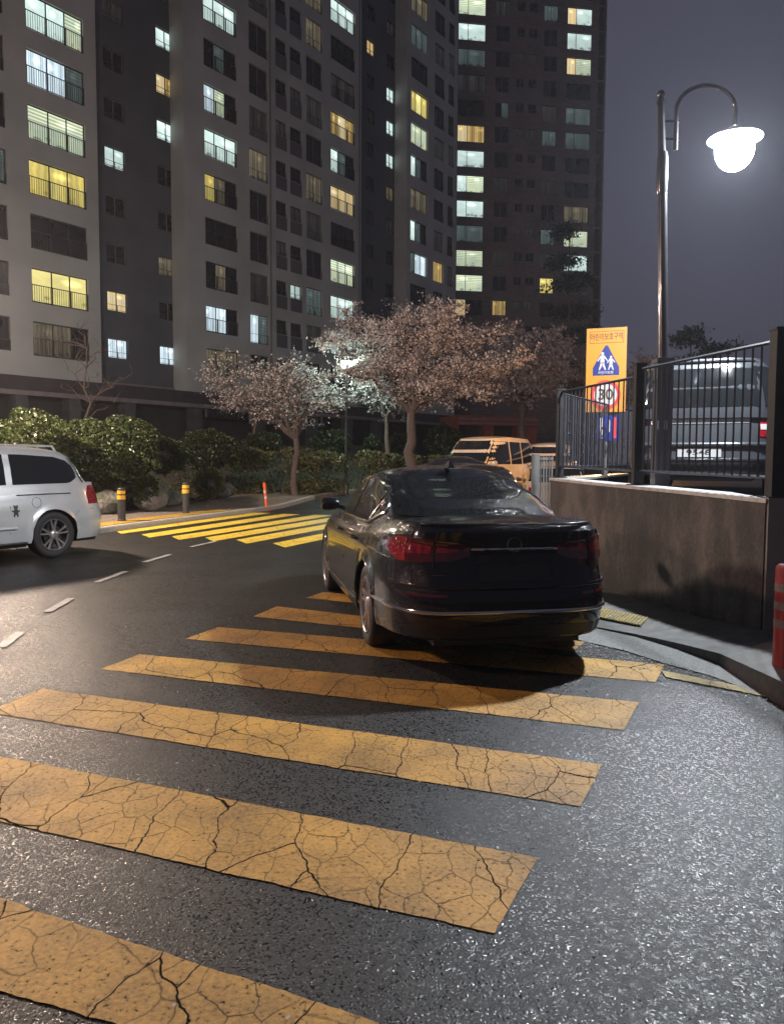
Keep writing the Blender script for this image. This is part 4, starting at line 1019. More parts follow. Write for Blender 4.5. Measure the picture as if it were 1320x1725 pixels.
def wheel(parent, x, y, sg, r, w=.22, spokes=5, rim_m=None, twin=True):
    """wheel > tyre, rim, brake_disc; outer face at y (sg = side)"""
    o = bpy.data.objects.new('wheel', None); C.objects.link(o); o.parent = parent; o.location = (x, y, r)
    ri = r*.68; b = MB()
    prof = [(ri, 0), (ri+.012, -.004), (r*.80, .006), (r*.93, .0), (r*.975, -.012), (r, -.035), (r, -w+.035), (r*.975, -w+.012), (r*.9, -w), (ri, -w+.01)]
    b.lathe([(a, h*sg) for a, h in prof], 48, axis='y')
    for k in range(60):   # tread blocks
        a = 2*math.pi*k/60; ca, sa_ = math.cos(a), math.sin(a)
    b.build('tyre', TYRE, o, smooth=35)
    b = MB()
    b.lathe([(a, h*sg) for a, h in [(ri*1.0, .0), (ri*.985, .006), (ri*.95, .0), (ri*.93, -.02), (ri*.90, -w*.6), (ri*.9, -w+.02)]], 48, axis='y')
    b.lathe([(a, h*sg) for a, h in [(0, .0), (.03, .002), (.055, -.004), (.075, -.02), (.08, -.05)]], 20, axis='y')
    for k in range(spokes):
        a0 = 2*math.pi*k/spokes+.3
        for da in ((-.16, .16) if twin else (0,)):
            a = a0+da; wd0, wd1 = (.016, .020) if twin else (.03, .042)
            c0 = a0+da*.9; vs = []
            for (rr, ww, hy, aa) in ((.05, wd0*1.15, -.012, c0), (ri*.5, wd0, -.012, a0+da*1.0), (ri*.96, wd1, -.004, a0+da*1.25)):
                cx_, cz_ = math.cos(aa), math.sin(aa)
                for (q, hh_) in ((-ww, -.018), (-ww*.55, 0), (ww*.55, 0), (ww, -.018)): vs.append((cx_*rr-cz_*q, (hy+hh_)*sg, cz_*rr+cx_*q))
            b.add(vs, [(i*4+j, (i+1)*4+j, (i+1)*4+j+1, i*4+j+1) for i in range(2) for j in range(3)])
    b.build('rim', rim_m or RIM, o, smooth=35)
    b = MB(); b.lathe([(0, -.055*sg), (ri*.62, -.055*sg), (ri*.62, -.075*sg)], 32, axis='y'); b.lathe([(0, -.12*sg), (ri*.9, -.12*sg)], 24, axis='y'); b.build('brake_disc', mat('dark_disc', (.03, .03, .03), .4, metal=.6), o, smooth=40)
    return o
TYRE = mat('tyre_rubber', (.014, .014, .015), .7, noise=(30, .3), bump=(40, .3, .003))
RIM = mat('silver_alloy', (.50, .47, .46), .28, metal=.85)
CHR = mat('chrome', (.62, .6, .6), .12, metal=1.)
BLKP = mat('black_plastic', (.012, .012, .013), .5)
SEAM = mat('panel_gap', (.003, .003, .003), .8)
def droplets(m, scale=110, strength=.5):
    t = m.node_tree; n = t.nodes; b = n['Principled BSDF']; co = n.new('ShaderNodeTexCoord').outputs['Object']
    v = n.new('ShaderNodeTexVoronoi'); v.inputs['Scale'].default_value = scale; t.links.new(co, v.inputs['Vector'])
    r = n.new('ShaderNodeMapRange'); r.inputs['From Min'].default_value = .12; r.inputs['From Max'].default_value = .5; r.inputs['To Min'].default_value = 1; r.inputs['To Max'].default_value = 0
    t.links.new(v.outputs['Distance'], r.inputs['Value'])
    sp = n.new('ShaderNodeSeparateColor'); t.links.new(v.outputs['Color'], sp.inputs[0])
    k = math_n(t, 'MULTIPLY', r.outputs[0], math_n(t, 'GREATER_THAN', sp.outputs[0], .45))
    bb = n.new('ShaderNodeBump'); bb.inputs['Strength'].default_value = strength; bb.inputs['Distance'].default_value = .004
    t.links.new(k, bb.inputs['Height']); t.links.new(bb.outputs[0], b.inputs['Normal'])
    if b.inputs['Coat Weight'].default_value > 0: t.links.new(bb.outputs[0], b.inputs['Coat Normal'])
    return m
TAIL = droplets(mat('red_tail_lamp', (.22, .005, .010), .12, coat=1., noise=(25, .7)), 45, .6); TAILD = mat('dark_red_lamp', (.07, .004, .006), .12, coat=1.)
def paint(name, c, rough=.25, metal=.0, drops=False, clean=.04):
    m = mat(name, c, rough, metal=metal, coat=1., noise=(3, .1)); m.node_tree.nodes['Principled BSDF'].inputs['Coat Roughness'].default_value = clean
    return droplets(m, 120, .35) if drops else m
GLS = mat('dark_car_glass', (.008, .009, .010), .07, coat=1., spec=.6)
GLSW = droplets(mat('rain_beaded_glass', (.006, .008, .009), .10, coat=.35, spec=.4), 75, .7)

def build_vehicle(root, sp, pm, gm):
    """sp: dict with shape tables; returns body and cabin shells"""
    L_, zt = sp['L'], sp['belt']
    S = Shell(sp.get('n', 5.), sp['rear'], sp['front'], sp['width'], zt)
    wr = sp['R']; ar = wr*1.11; wx = (0., sp['wb'])
    def zb(x):
        z = sp['sill'](x) if callable(sp['sill']) else sp['sill']
        for c in wx:
            d = abs(x-c)
            if d < ar: z = max(z, wr+math.sqrt(ar*ar-d*d)*1.0)
        return z
    def flare(x, z):
        v = 0.
        for c in wx:
            d = math.hypot(x-c, z-wr); v = max(v, .018*math.exp(-((d-ar)/.05)**2))
        return v
    b = MB(); S.mesh(b, zb, nv=14, crown=sp.get('crown', .04), flare=flare)
    b.build('body', pm, root, smooth=40)
    G_ = Shell(sp.get('gn', 4.), sp['grear'], sp['gfront'], sp['gwidth'], sp['roof'], sp['gz0'])
    b = MB(); G_.mesh(b, lambda x: sp['gz0'], nv=22, crown=sp.get('rcrown', .06), K=12, roofpow=2.2); b.build('cabin', pm, root, smooth=40)
    # underside and wheel housings
    xr, xf = S.at(-1, 0, .3)[0], S.at(1, 0, .3)[0]; w = lerp_tab(sp['width'], .3)
    b = MB(); wi = w-.30
    b.box(xr+.14, -wi+.05, .19, xf-.2, wi-.05, .52)
    b.box(xr+.45, -w+.16, .24, -ar-.02, w-.16, .45); b.box(ar+.02, -w+.10, .20, sp['wb']-ar-.02, w-.10, .45); b.box(sp['wb']+ar+.02, -w+.2, .24, xf-.4, w-.2, .45)
    for c in wx:
        for sg in (1, -1):
            b.grid([[(c+ar*1.01*math.cos(a), sg*(w-.03), wr+ar*1.01*math.sin(a)), (c+ar*1.01*math.cos(a), sg*wi, wr+ar*1.01*math.sin(a))] for a in np.linspace(-.3, math.pi+.3, 20)])
    b.build('underbody', BLKP, root, recalc=False)
    for c in wx:
        for sg in (1, -1): wheel(root, c, sg*(w-.012), sg, wr, sp.get('tw', .22), sp.get('spokes', 5), twin=sp.get('twin', True))
    return S, G_, zb
def seam(S, pts, name, root, r=.004, m=None, off=-.001, sidewise=1):
    b = MB(); b.tube([S.side(x, z, sidewise, off) for (x, z) in pts], r, 5); return b.build(name, m or SEAM, root)

# ---- the black sedan
pr_, pf_ = G(617, 1086), G(551, 995)
hd = math.atan2(pf_.y-pr_.y, pf_.x-pr_.x)
d_ = Vector((math.cos(hd), math.sin(hd), 0)); rt = Vector((d_.y, -d_.x, 0))
axle = pr_+rt*.885+d_*.0
sed = empty('sedan', (axle.x, axle.y, 0), hd, 'black rain-beaded sedan parked on the yellow crosswalk, seen from behind', 'car')
RO = 1.10   # rear overhang
def s_belt(x):
    return lerp_tab([(-1.12, 1.075), (-.6, 1.075), (-.2, 1.045), (.3, .985), (2.0, .955), (2.55, .94), (3.2, .86), (3.68, .68)], x)
def s_roof(x):
    return lerp_tab([(-.3, 1.372), (.4, 1.392), (1.0, 1.41), (1.6, 1.395), (2.25, 1.345)], x)
spec = dict(L=4.87, wb=2.80, R=.335, n=5.2, belt=s_belt,
 rear=[(.15, -RO+.17), (.24, -RO+.05), (.40, -RO), (.52, -RO), (.60, -RO+.03), (.66, -RO+.055), (.85, -RO+.07), (.95, -RO+.045), (.985, -RO+.06), (1., -RO+.10)],
 front=[(.2, 3.62), (.5, 3.77), (.8, 3.74), (1., 3.62)],
 width=[(.16, .86), (.30, .905), (.45, .918), (.60, .915), (.78, .905), (.90, .885), (.97, .845), (1., .80)],
 sill=lambda x: .25 if x < -.4 else (.20 if x < 3.2 else .22), crown=.035,
 gn=4.2, gz0=.90, roof=s_roof,
 grear=[(.15, -.72), (.30, -.52), (.6, -.08), (.85, .38), (1., .62)], gfront=[(.15, 2.75), (.4, 2.48), (.8, 2.02), (1., 1.72)],
 gwidth=[(.0, .83), (.2, .80), (.5, .735), (.85, .645), (.95, .60), (1., .55)], rcrown=.065, spokes=5, tw=.235)
BP = paint('black_sedan_paint', (.006, .006, .009), .2, drops=True); BP.node_tree.nodes['Principled BSDF'].inputs['Specular IOR Level'].default_value = .1
S, GS, zb = build_vehicle(sed, spec, BP, GLSW)
# glass
b = MB(); P = []
for i in range(25):
    g = -.86+1.72*i/24; f = -(1-abs(g)**4.2)**(1/4.2); row = []
    for j in range(9):
        zt_ = GS.ztop(f, g); z = 1.085+(zt_-.022-1.085)*j/8; p = GS.pt(f, g, z, .012); row.append(tuple(p))
    P.append(row)
b.grid(P)
b.build('rear_window', GLSW, sed, smooth=50)
b = MB(); P = []
for i in range(17):
    g = -.9+1.8*i/16; f = (1-abs(g)**4.2)**(1/4.2); P.append([tuple(GS.pt(f, g, .97+(GS.ztop(f, g)-.03-.97)*j/6, .004)) for j in range(7)])
b.grid(P); b.build('windscreen', GLS, sed, smooth=50)
wlo = lambda x: .985+.012*(2.0-x)*.3+(max(0, .42-x)**1.3)*.35
def whi(x): return min(s_roof(x)-.04, lerp_tab([(.04, 1.08), (.10, 1.14), (.25, 1.21), (.5, 1.285), (.8, 1.335), (1.1, 1.36), (1.5, 1.345), (1.9, 1.25), (2.25, 1.10), (2.42, 1.0)], x))
for sg in (1, -1):
    for (xa_, xb_, nm) in ((.04, .30, 'quarter_window'), (.335, 1.18, 'door_window'), (1.24, 2.40, 'door_window')):
        b = side_patch(GS, xa_, xb_, wlo, whi, sg, .009); b.build(nm, GLSW, sed, smooth=50)
    b = MB(); xs_ = list(np.linspace(2.42, .04, 40)); loop = [GS.side(x, whi(x)+.006, sg, .014) for x in xs_]+[GS.side(.02, (wlo(.04)+whi(.04))/2, sg, .014)]+[GS.side(x, wlo(x)-.006, sg, .014) for x in np.linspace(.04, 2.42, 30)]
    b.tube(loop+[loop[0]], .010, 6); b.build('chrome_window_trim', CHR, sed, smooth=60)
    b = MB(); b.tube([GS.side(.325+(.255-.325)*t_, wlo(.3)+(whi(.2)-.01-wlo(.3))*t_, sg, .013) for t_ in np.linspace(0, 1, 8)], .009, 6); b.build('chrome_pillar', CHR, sed, smooth=60)
    # doors: gaps and handles
    for pts in ([(1.21, .27), (1.20, .6), (1.215, .955)], [(2.36, .28), (2.40, .6), (2.42, .94)], [(.42, .30), (.40, .55), (.32, .72), (.22, .85), (.20, .985)]): seam(S, pts, 'door_gap', sed, sidewise=sg)
    for hx in (.62, 1.52):
        b = MB(); b.tube([S.side(hx-.10, .835, sg, .004), S.side(hx-.07, .837, sg, .034), S.side(hx+.07, .837, sg, .034), S.side(hx+.10, .835, sg, .004)], .011, 8); b.build('door_handle', BP, sed, smooth=60)
    b = MB(); b.tube([S.side(x, .31, sg, .006) for x in np.linspace(.45, 2.35, 14)], .011, 6); b.build('side_chrome_strip', CHR, sed, smooth=60)
    # shoulder crease
    b = MB(); b.tube([S.side(x, .80+.02*math.sin((x+1)*.8), sg, -.002) for x in np.linspace(-.95, 3.1, 50)], .006, 6); b.build('shoulder_crease', BP, sed, smooth=60)
    # wheel arch lips
    b = MB()
    for c in (0, 2.8): b.tube([S.side(c+.372*math.cos(a), .335+.372*math.sin(a), sg, .010) for a in np.linspace(.12, math.pi-.12, 24)], .010, 6)
    b.build('wheel_arch_lips', BP, sed, smooth=60)
    # mirror
    m0 = GS.side(2.16, 1.0, sg, .0); b = MB()
    b.lathe([(0, -.10), (.05, -.095), (.075, -.06), (.085, 0), (.08, .05), (.06, .075), (0, .08)], 16, axis='y', c=(0, 0, 0))
    b.v = [(m0.x+.02+x*.9, m0.y+sg*(.17)+y*1.1, m0.z+.045+z*.85) for (x, y, z) in b.v]
    b.tube([m0+Vector((0, 0, .0)), m0+Vector((.01, sg*.11, .03))], .022, 8); b.build('side_mirror', BP, sed, smooth=50)
# tail lamps
zlo = lambda d: lerp_tab([(.30, .865), (.45, .815), (.75, .80), (.90, .79), (1.08, .86)], abs(d))
zhi = lambda d: lerp_tab([(.30, .915), (.45, .945), (.75, .975), (.92, .985), (1.08, .95)], abs(d))
for sg in (1, -1):
    for (a, c_, tg) in ((.33, .585, 'inner'), (.600, 1.10, 'outer')):
        b = patch(S, sg*a, sg*c_, zlo, zhi, .008, nd=18); tl = b.build('tail_lamp', TAILD, sed, smooth=50)
        b = patch(S, sg*(a+.012), sg*(c_-.012), lambda d: zlo(d)+.05+.01, lambda d: zhi(d)-.045, .012, nd=18, nz=2); b.build('light_bar', TAIL, tl, smooth=50)
        if tg == 'outer':
            b = patch(S, sg*.82, sg*(c_-.006), lambda d: zlo(d)+.012, lambda d: zhi(d)-.01, .0135, nd=14, nz=4); b.build('red_lens_corner', TAIL, tl, smooth=50)  # brighter red outer piece of the lens, no emission
    b = patch(S, sg*.5, sg*.84, lambda d: .565, lambda d: .585, .006, nd=8, nz=2); b.build('rear_reflector', TAILD, sed, smooth=50)
def wrapline(d0, d1, zf, off, r, n=50, b=None):
    b = b or MB(); return b.tube([S.wrap(d0+(d1-d0)*i/n, zf(d0+(d1-d0)*i/n) if callable(zf) else zf, off) for i in range(n+1)], r, 6)
wrapline(-1.42, 1.42, lambda d: .455+.02*max(0, abs(d)-.8), .006, .014).build('bumper_chrome_strip', CHR, sed, smooth=60)
wrapline(-.33, .33, .895, .006, .010).build('boot_chrome_strip', CHR, sed, smooth=60)
wrapline(-1.02, 1.02, lambda d: .625+.015*abs(d), .006, .013).build('bumper_top_edge', BP, sed, smooth=60)
wrapline(-1.02, 1.02, lambda d: .608+.015*abs(d), .001, .005).build('bumper_gap', SEAM, sed)
b = MB()
for sg in (1, -1): b.tube([S.wrap(sg*.76, z, .001) for z in np.linspace(.62, .745, 6)], .004, 5); b.tube([S.wrap(sg*.592, z, .006) for z in np.linspace(.76, .92, 8)], .005, 5); b.tube([S.wrap(sg*.80, z, .001) for z in np.linspace(.93, 1.02, 5)], .004, 5)
b.build('boot_gap', SEAM, sed)
# lip of the boot, lower valance, exhausts, number plate recess, badge
b = MB(); b.tube([S.wrap(-.78+1.56*i/40, S.ztop(*S.fg(-.78+1.56*i/40))-.008, .006) for i in range(41)], .009, 8); b.build('boot_lip', BP, sed, smooth=60)
b = patch(S, -.86, .86, lambda d: .265, lambda d: .355-.02*abs(d), .004, nd=24, nz=3); b.build('rear_valance', BLKP, sed, smooth=50)
for sg in (1, -1):
    q = S.wrap(sg*.52, .275, .0); b = MB(); b.lathe([(.022, .05), (.022, .0), (.027, -.002), (.028, .05)], 16, axis='x'); b.v = [(q.x+x+.004, q.y+y*1.5, q.z+z) for x, y, z in b.v]; b.build('exhaust_pipe', mat('sooty_steel', (.06, .055, .05), .4, metal=.9), sed, smooth=50)
b = patch(S, -.29, .29, lambda d: .66, lambda d: .80, .004, nd=10, nz=2); b.build('plate_recess', BLKP, sed, smooth=50)
b = patch(S, -.26, .26, lambda d: .675, lambda d: .785, .008, nd=10, nz=2); b.build('number_plate', mat('dark_plate', (.02, .02, .022), .4), sed, smooth=50)
q = S.wrap(0, .925, .006); b = MB()
b.lathe([(.048, -.004), (.052, -.010), (.056, -.004)], 28, axis='x'); b.v = [(q.x+x, q.y+y, q.z+z) for x, y, z in b.v]
b.build('boot_badge', CHR, sed, smooth=50)
b = MB()
for i in range(6): w0 = .50+i*.017; b.tube([S.wrap(w0, .715, .005), S.wrap(w0+.011, .715, .005)], .0045, 5)
b.build('chrome_lettering', CHR, sed)
b = MB()
for i in range(2): w0 = -.66-i*.02; b.tube([S.wrap(w0, .705, .005), S.wrap(w0-.012, .725, .005)], .004, 5)
b.build('chrome_lettering', CHR, sed)
# shark fin
zr = s_roof(.72)+.058; b = MB(); b.add([(.62, -.03, zr-.012), (.62, .03, zr-.012), (.90, .012, zr-.008), (.90, -.012, zr-.008), (.66, -.008, zr+.06), (.66, .008, zr+.06), (.72, 0, zr+.055)],
  [(0, 1, 5, 4), (1, 2, 6, 5), (0, 4, 6, 3), (4, 5, 6), (2, 3, 6)]); b.build('roof_aerial', BP, sed, smooth=40)
for sg in (1, -1):
    b = patch(S, sg*(S.cum[-1]-.95), sg*(S.cum[-1]-.35), lambda d: .56, lambda d: .66, .006, nd=12, nz=3); b.build('headlamp', mat('clear_lamp', (.35, .36, .38), .1, coat=1.), sed, smooth=50)

# ---- silver minivan
pv = G(93, 940); hv = R(237)     # heading of its front
dv = Vector((math.cos(hv), math.sin(hv), 0)); lf = Vector((-dv.y, dv.x, 0))
ax = pv-lf*.945
van = empty('minivan', (ax.x, ax.y, 0), hv, 'silver minivan with roof rails at the left edge, its rear half in view', 'car')
VP = paint('silver_paint', (.50, .50, .49), .32, metal=.25, clean=.08)
spv = dict(L=5.1, wb=3.02, R=.355, n=5.0, belt=lambda x: lerp_tab([(-1.1, 1.14), (0, 1.11), (1.8, 1.03), (2.9, .99), (3.3, .95), (3.95, .78)], x),
 rear=[(.16, -1.02), (.3, -1.11), (.5, -1.14), (.62, -1.10), (.75, -1.06), (1., -.99)], front=[(.2, 3.85), (.5, 4.0), (.8, 3.95), (1., 3.8)],
 width=[(.14, .92), (.3, .955), (.5, .965), (.7, .955), (.9, .925), (1., .885)], sill=.26, crown=.02,
 gn=5.0, gz0=.98, roof=lambda x: lerp_tab([(-.95, 1.60), (0, 1.665), (1.2, 1.70), (2.4, 1.67), (3.0, 1.60), (3.3, 1.5)], x),
 grear=[(.1, -.92), (.5, -.76), (.85, -.60), (1., -.47)], gfront=[(.0, 3.55), (.3, 3.1), (.8, 2.5), (1., 2.2)],
 gwidth=[(.0, .92), (.2, .89), (.5, .85), (.85, .78), (.95, .73), (1., .66)], rcrown=.05, spokes=5, twin=True, tw=.225)
SV, GV, _ = build_vehicle(van, spv, VP, GLS)
vlo = lambda x: 1.135-.03*x*.3+(max(0, -.30-x)**1.5)*.9
vhi = lambda x: lerp_tab([(-.50, 1.30), (-.44, 1.42), (-.34, 1.49), (-.1, 1.545), (.5, 1.575), (2.2, 1.57), (2.7, 1.35), (3.1, 1.12)], x)
for sg in (1, -1):
    for (xa_, xb_, nm) in ((-.50, .62, 'quarter_window'), (.72, 1.78, 'door_window'), (1.86, 2.9, 'door_window')):
        side_patch(GV, xa_, xb_, vlo, vhi, sg, .004, nd=22).build(nm, GLS, van, smooth=50)
    b = MB(); b.tube([GV.side(x, 1.655 if -.3 < x < 2.1 else 1.62, sg, -.03) + Vector((0, 0, .055 if -.3 < x < 2.1 else -.0)) for x in [-.42, -.32]+list(np.linspace(-.25, 2.05, 12))+[2.12, 2.2]], .017, 8); b.build('roof_rail', VP, van, smooth=60)
    seam(SV, [(.72, .42), (.70, .8), (.69, 1.08)], 'door_gap', van, sidewise=sg); seam(SV, [(1.82, .3), (1.82, .7), (1.82, 1.02)], 'door_gap', van, sidewise=sg)
    seam(SV, [(-.92, .72), (-.7, .72), (-.44, .70), (-.38, .62)], 'bumper_gap', van, r=.003, sidewise=sg)
    seam(SV, [(-.32, .98), (.1, .98), (.58, .975)], 'sliding_door_track', van, r=.011, m=BLKP, off=.0, sidewise=sg)
    b = MB(); c = SV.side(.28, .86, sg, .003); b.tube([SV.side(.28+.075*math.cos(a), .86+.075*math.sin(a), sg, .001) for a in np.linspace(0, 6.283, 20)], .0028, 4); b.build('fuel_flap', SEAM, van)
    b = MB(); b.tube([SV.side(x, .50, sg, .004) for x in np.linspace(.62, 1.75, 10)], .028, 8); b.build('door_moulding', VP, van, smooth=60)
    b = MB(); b.tube([SV.side(x, .27, sg, .0) for x in np.linspace(.45, 2.6, 12)], .02, 8); b.build('sill_strip', BLKP, van, smooth=60)
    b = patch(SV, sg*.74, sg*1.06, lambda d: .80, lambda d: lerp_tab([(.74, 1.10), (.95, 1.09), (1.06, .96)], abs(d)), .008, nd=10); b.build('tail_lamp', TAIL, van, smooth=50)
    # bear-shaped sticker ahead of the rear wheel
    if sg == 1:
        b = MB()
        def disc(cx_, cz_, rx, rz_): n = 14; b.add([tuple(SV.side(cx_+rx*math.cos(k*6.283/n), cz_+rz_*math.sin(k*6.283/n), sg, .004)) for k in range(n)], [tuple(range(n))])
        disc(.62, .80, .034, .03); disc(.645, .825, .012, .012); disc(.595, .825, .012, .012); disc(.62, .735, .036, .045); disc(.645, .685, .013, .025); disc(.595, .685, .013, .025); disc(.665, .75, .02, .012); disc(.575, .75, .02, .012)
        b.build('bear_sticker', BLKP, van)
b = MB(); P = []
for i in range(17):
    g = -.86+1.72*i/16; f = -(1-abs(g)**5)**(1/5); P.append([tuple(GV.pt(f, g, 1.14+.40*j/6, .004)) for j in range(7)])
b.grid(P); b.build('rear_window', GLS, van, smooth=50)
b = MB(); P = []
for i in range(17):
    g = -.86+1.72*i/16; f = (1-abs(g)**5)**(1/5); P.append([tuple(GV.pt(f, g, 1.1+(GV.ztop(f, g)-1.14)*j/6, .004)) for j in range(7)])
b.grid(P); b.build('windscreen', GLS, van, smooth=50)

# ---- generic boxy vehicle for the others
def boxy(name, loc, hd_, label, pm, L_=4.5, W_=.90, Hh=1.75, hood=.95, belt=1.05, wb=2.65, gr=.25, gf=1.3, rake=.18, n=5.0, group=None, tail=True, front_rake=.6, plate=None, tail_m=None, R_=.33):
    o = empty(name, loc, hd_, label, 'car', group)
    ro = (L_-wb)*.48; xf = L_-ro
    sp = dict(L=L_, wb=wb, R=R_, n=n, belt=lambda x: lerp_tab([(-ro, belt), (xf-gf-.1, belt-.02), (xf-gf+.3, hood+.02), (xf-.3, hood-.05), (xf, hood-.22)], x),
      rear=[(.2, -ro+.12), (.35, -ro), (.6, -ro+.02), (1., -ro+.07)], front=[(.2, xf-.1), (.5, xf), (1., xf-.14)],
      width=[(.18, W_*.95), (.4, W_), (.75, W_*.985), (.95, W_*.95), (1., W_*.92)], sill=.26, crown=.02,
      gn=5., gz0=belt-.12, roof=lambda x: lerp_tab([(-ro, Hh-.09), (xf-gf-1.4, Hh-.06), (xf-gf-.4, Hh-.10), (xf-gf+.2, Hh-.16)], x),
      grear=[(.1, -ro+gr*.4), (.5, -ro+gr), (.85, -ro+gr+rake*.6), (1., -ro+gr+rake)], gfront=[(.1, xf-gf+.35), (.5, xf-gf), (1., xf-gf-front_rake)],
      gwidth=[(0, W_*.94), (.2, W_*.92), (.85, W_*.82), (1., W_*.72)], rcrown=.05, twin=False, spokes=7)
    S1, G1, _ = build_vehicle(o, sp, pm, GLS)
    zl_, zh_ = belt+.03, Hh-.20
    for sg in (1, -1):
        xm_ = (xf-gf-ro)/2
        for (a, c_) in ((-ro+gr+.16, xm_-.45), (xm_-.38, xm_+.42), (xm_+.5, xf-gf-.02)):
            side_patch(G1, a, c_, lambda x: zl_, lambda x: min(zh_, G1.top(x)-.05), sg, .004, nd=12).build('side_window', GLS, o, smooth=50)
        seam(S1, [(xm_+.46, .35), (xm_+.46, belt-.06)], 'door_gap', o, sidewise=sg); seam(S1, [(xm_-.42, .4), (xm_-.42, belt-.06)], 'door_gap', o, sidewise=sg)
        if tail: patch(S1, sg*(W_-.28), sg*(W_+.06), lambda d: belt-.36, lambda d: belt-.06, .008, nd=10).build('tail_lamp', tail_m or TAIL, o, smooth=50)
        patch(S1, sg*(S1.cum[-1]-W_-.05), sg*(S1.cum[-1]-W_+.28), lambda d: hood-.38, lambda d: hood-.24, .008, nd=8).build('headlamp', mat('clear_lamp', (.35, .36, .38), .1), o, smooth=50)
        m0 = G1.side(xf-gf+.02, belt, sg); b = MB(); b.lathe([(0, -.09), (.06, -.08), (.085, 0), (.07, .07), (0, .08)], 14, axis='y'); b.v = [(m0.x+x*.7, m0.y+sg*.15+y, m0.z+.05+z) for x, y, z in b.v]; b.tube([m0, m0+Vector((0, sg*.1, .03))], .02, 6); b.build('side_mirror', pm, o, smooth=50)
    for (sgn, nm, z0_) in ((-1, 'rear_window', belt+.02), (1, 'windscreen', belt-.02)):
        b = MB(); P = []
        for i in range(15):
            g = -.85+1.7*i/14; f = sgn*(1-abs(g)**5)**(1/5); P.append([tuple(G1.pt(f, g, z0_+(G1.ztop(f, g)-.05-z0_)*j/6, .004)) for j in range(7)])
        b.grid(P); b.build(nm, GLS, o, smooth=50)
    patch(S1, -W_*.95, W_*.95, lambda d: .32, lambda d: .42, .006, nd=20, nz=2).build('rear_bumper_trim', BLKP, o, smooth=50)
    return o, S1, G1
# dark cars beyond the sedan
WHITE = paint('white_paint', (.62, .60, .57), .35, clean=.1); LAMPLIT = paint('lamplit_pale_paint', (.66, .56, .42), .35, clean=.1); DKP = paint('dark_paint', (.016, .014, .016), .25); GREY = paint('grey_metallic', (.06, .064, .072), .3, metal=.4, clean=.07)  # cream tone bakes the orange lamplight into the pale van's and car's paint
def low_car(loc, hd_, label, Hh=1.46): return boxy('parked_car', loc, hd_, label, DKP, L_=4.6, W_=.90, Hh=Hh, hood=.86, belt=.96, wb=2.7, gr=.55, gf=1.35, rake=.75, front_rake=.85)
q = at(805, 790, 13.6); low_car((q.x+.2, 15.2, 0), R(97), 'black parked car directly ahead of the black sedan, only its roof showing')
q = at(676, 770, 19); low_car((q.x+2.3, 20.5, -.02), R(176), 'dark parked car side-on in front of the hedge, mostly hidden by the black sedan', 1.66)
# white van facing left
q = at(848, 760, 24.5); boxy('parked_van', (q.x+.15, 25.2, hfun(25)+.02), R(238), 'white van with dark windows parked under the orange-lit blossoms', LAMPLIT, L_=4.3, W_=.88, Hh=2.2, hood=1.2, belt=1.3, wb=2.55, gr=.06, gf=.75, rake=.05, front_rake=.45)
q = at(915, 770, 19); boxy('parked_car', (q.x+.45, 19.6, 0), R(84), 'pale small car seen from behind beside the grey gate post', LAMPLIT, L_=3.7, W_=.80, Hh=1.52, hood=.95, belt=.98, wb=2.4, gr=.1, gf=.95, rake=.2)
q = at(925, 745, 25); boxy('parked_car', (q.x+.5, 27, hfun(27)+.1), R(255), 'pale tall car behind the small pale car left of the fence', WHITE, L_=4.2, W_=.86, Hh=1.85, hood=1.05, belt=1.1, wb=2.5, gr=.1, gf=.95, rake=.15)
# grey people carrier on the car park
suv, S3, G3 = boxy('parked_suv', (4.36, 11.0, LOT), R(64), 'large silver-grey vehicle seen from behind through the black fence bars', GREY, L_=4.9, W_=1.0, Hh=1.86, hood=1.1, belt=1.12, wb=2.9, gr=.04, gf=1.2, rake=.16, R_=.36)
b = patch(S3, -.27, .27, lambda d: .50, lambda d: .61, .012, nd=6, nz=2); b.build('number_plate', mat('white_plate', (.30, .30, .30), .35), suv)
q = S3.wrap(0, .555, .0135); tm = text_mesh('9548', .10, 'plate_digits', mat('plate_black', (.02, .02, .02), .5), suv, (q.x, q.y, q.z), rot=(R(90), 0, R(-90)), sx=1.5)
b = patch(S3, -.62, .62, lambda d: .93, lambda d: 1.04, .008, nd=12, nz=2); b.build('tailgate_chrome_bar', mat('brushed_bar', (.5, .52, .53), .25, metal=.8), suv, smooth=50)
b = MB(); b.tube([S3.wrap(-.9+1.8*i/30, .66, .012) for i in range(31)], .03, 8); b.build('rear_bumper_step', GREY, suv, smooth=60)
b = MB(); b.tube([S3.wrap(-.9+1.8*i/30, .47, .008) for i in range(31)], .012, 6); b.build('bumper_strip', CHR, suv, smooth=60)
for sg in (1, -1):
    b = patch(S3, sg*(.96-.22), sg*(1.01), lambda d: .85, lambda d: .92, .013, nd=8, nz=2); b.build('reversing_lamp', SW_, suv, smooth=50)
b = MB(); b.tube([(G3.end(y, 1.74, True, .03)) for y in np.linspace(-.6, .6, 12)], .02, 6); b.build('roof_spoiler', GREY, suv, smooth=60)

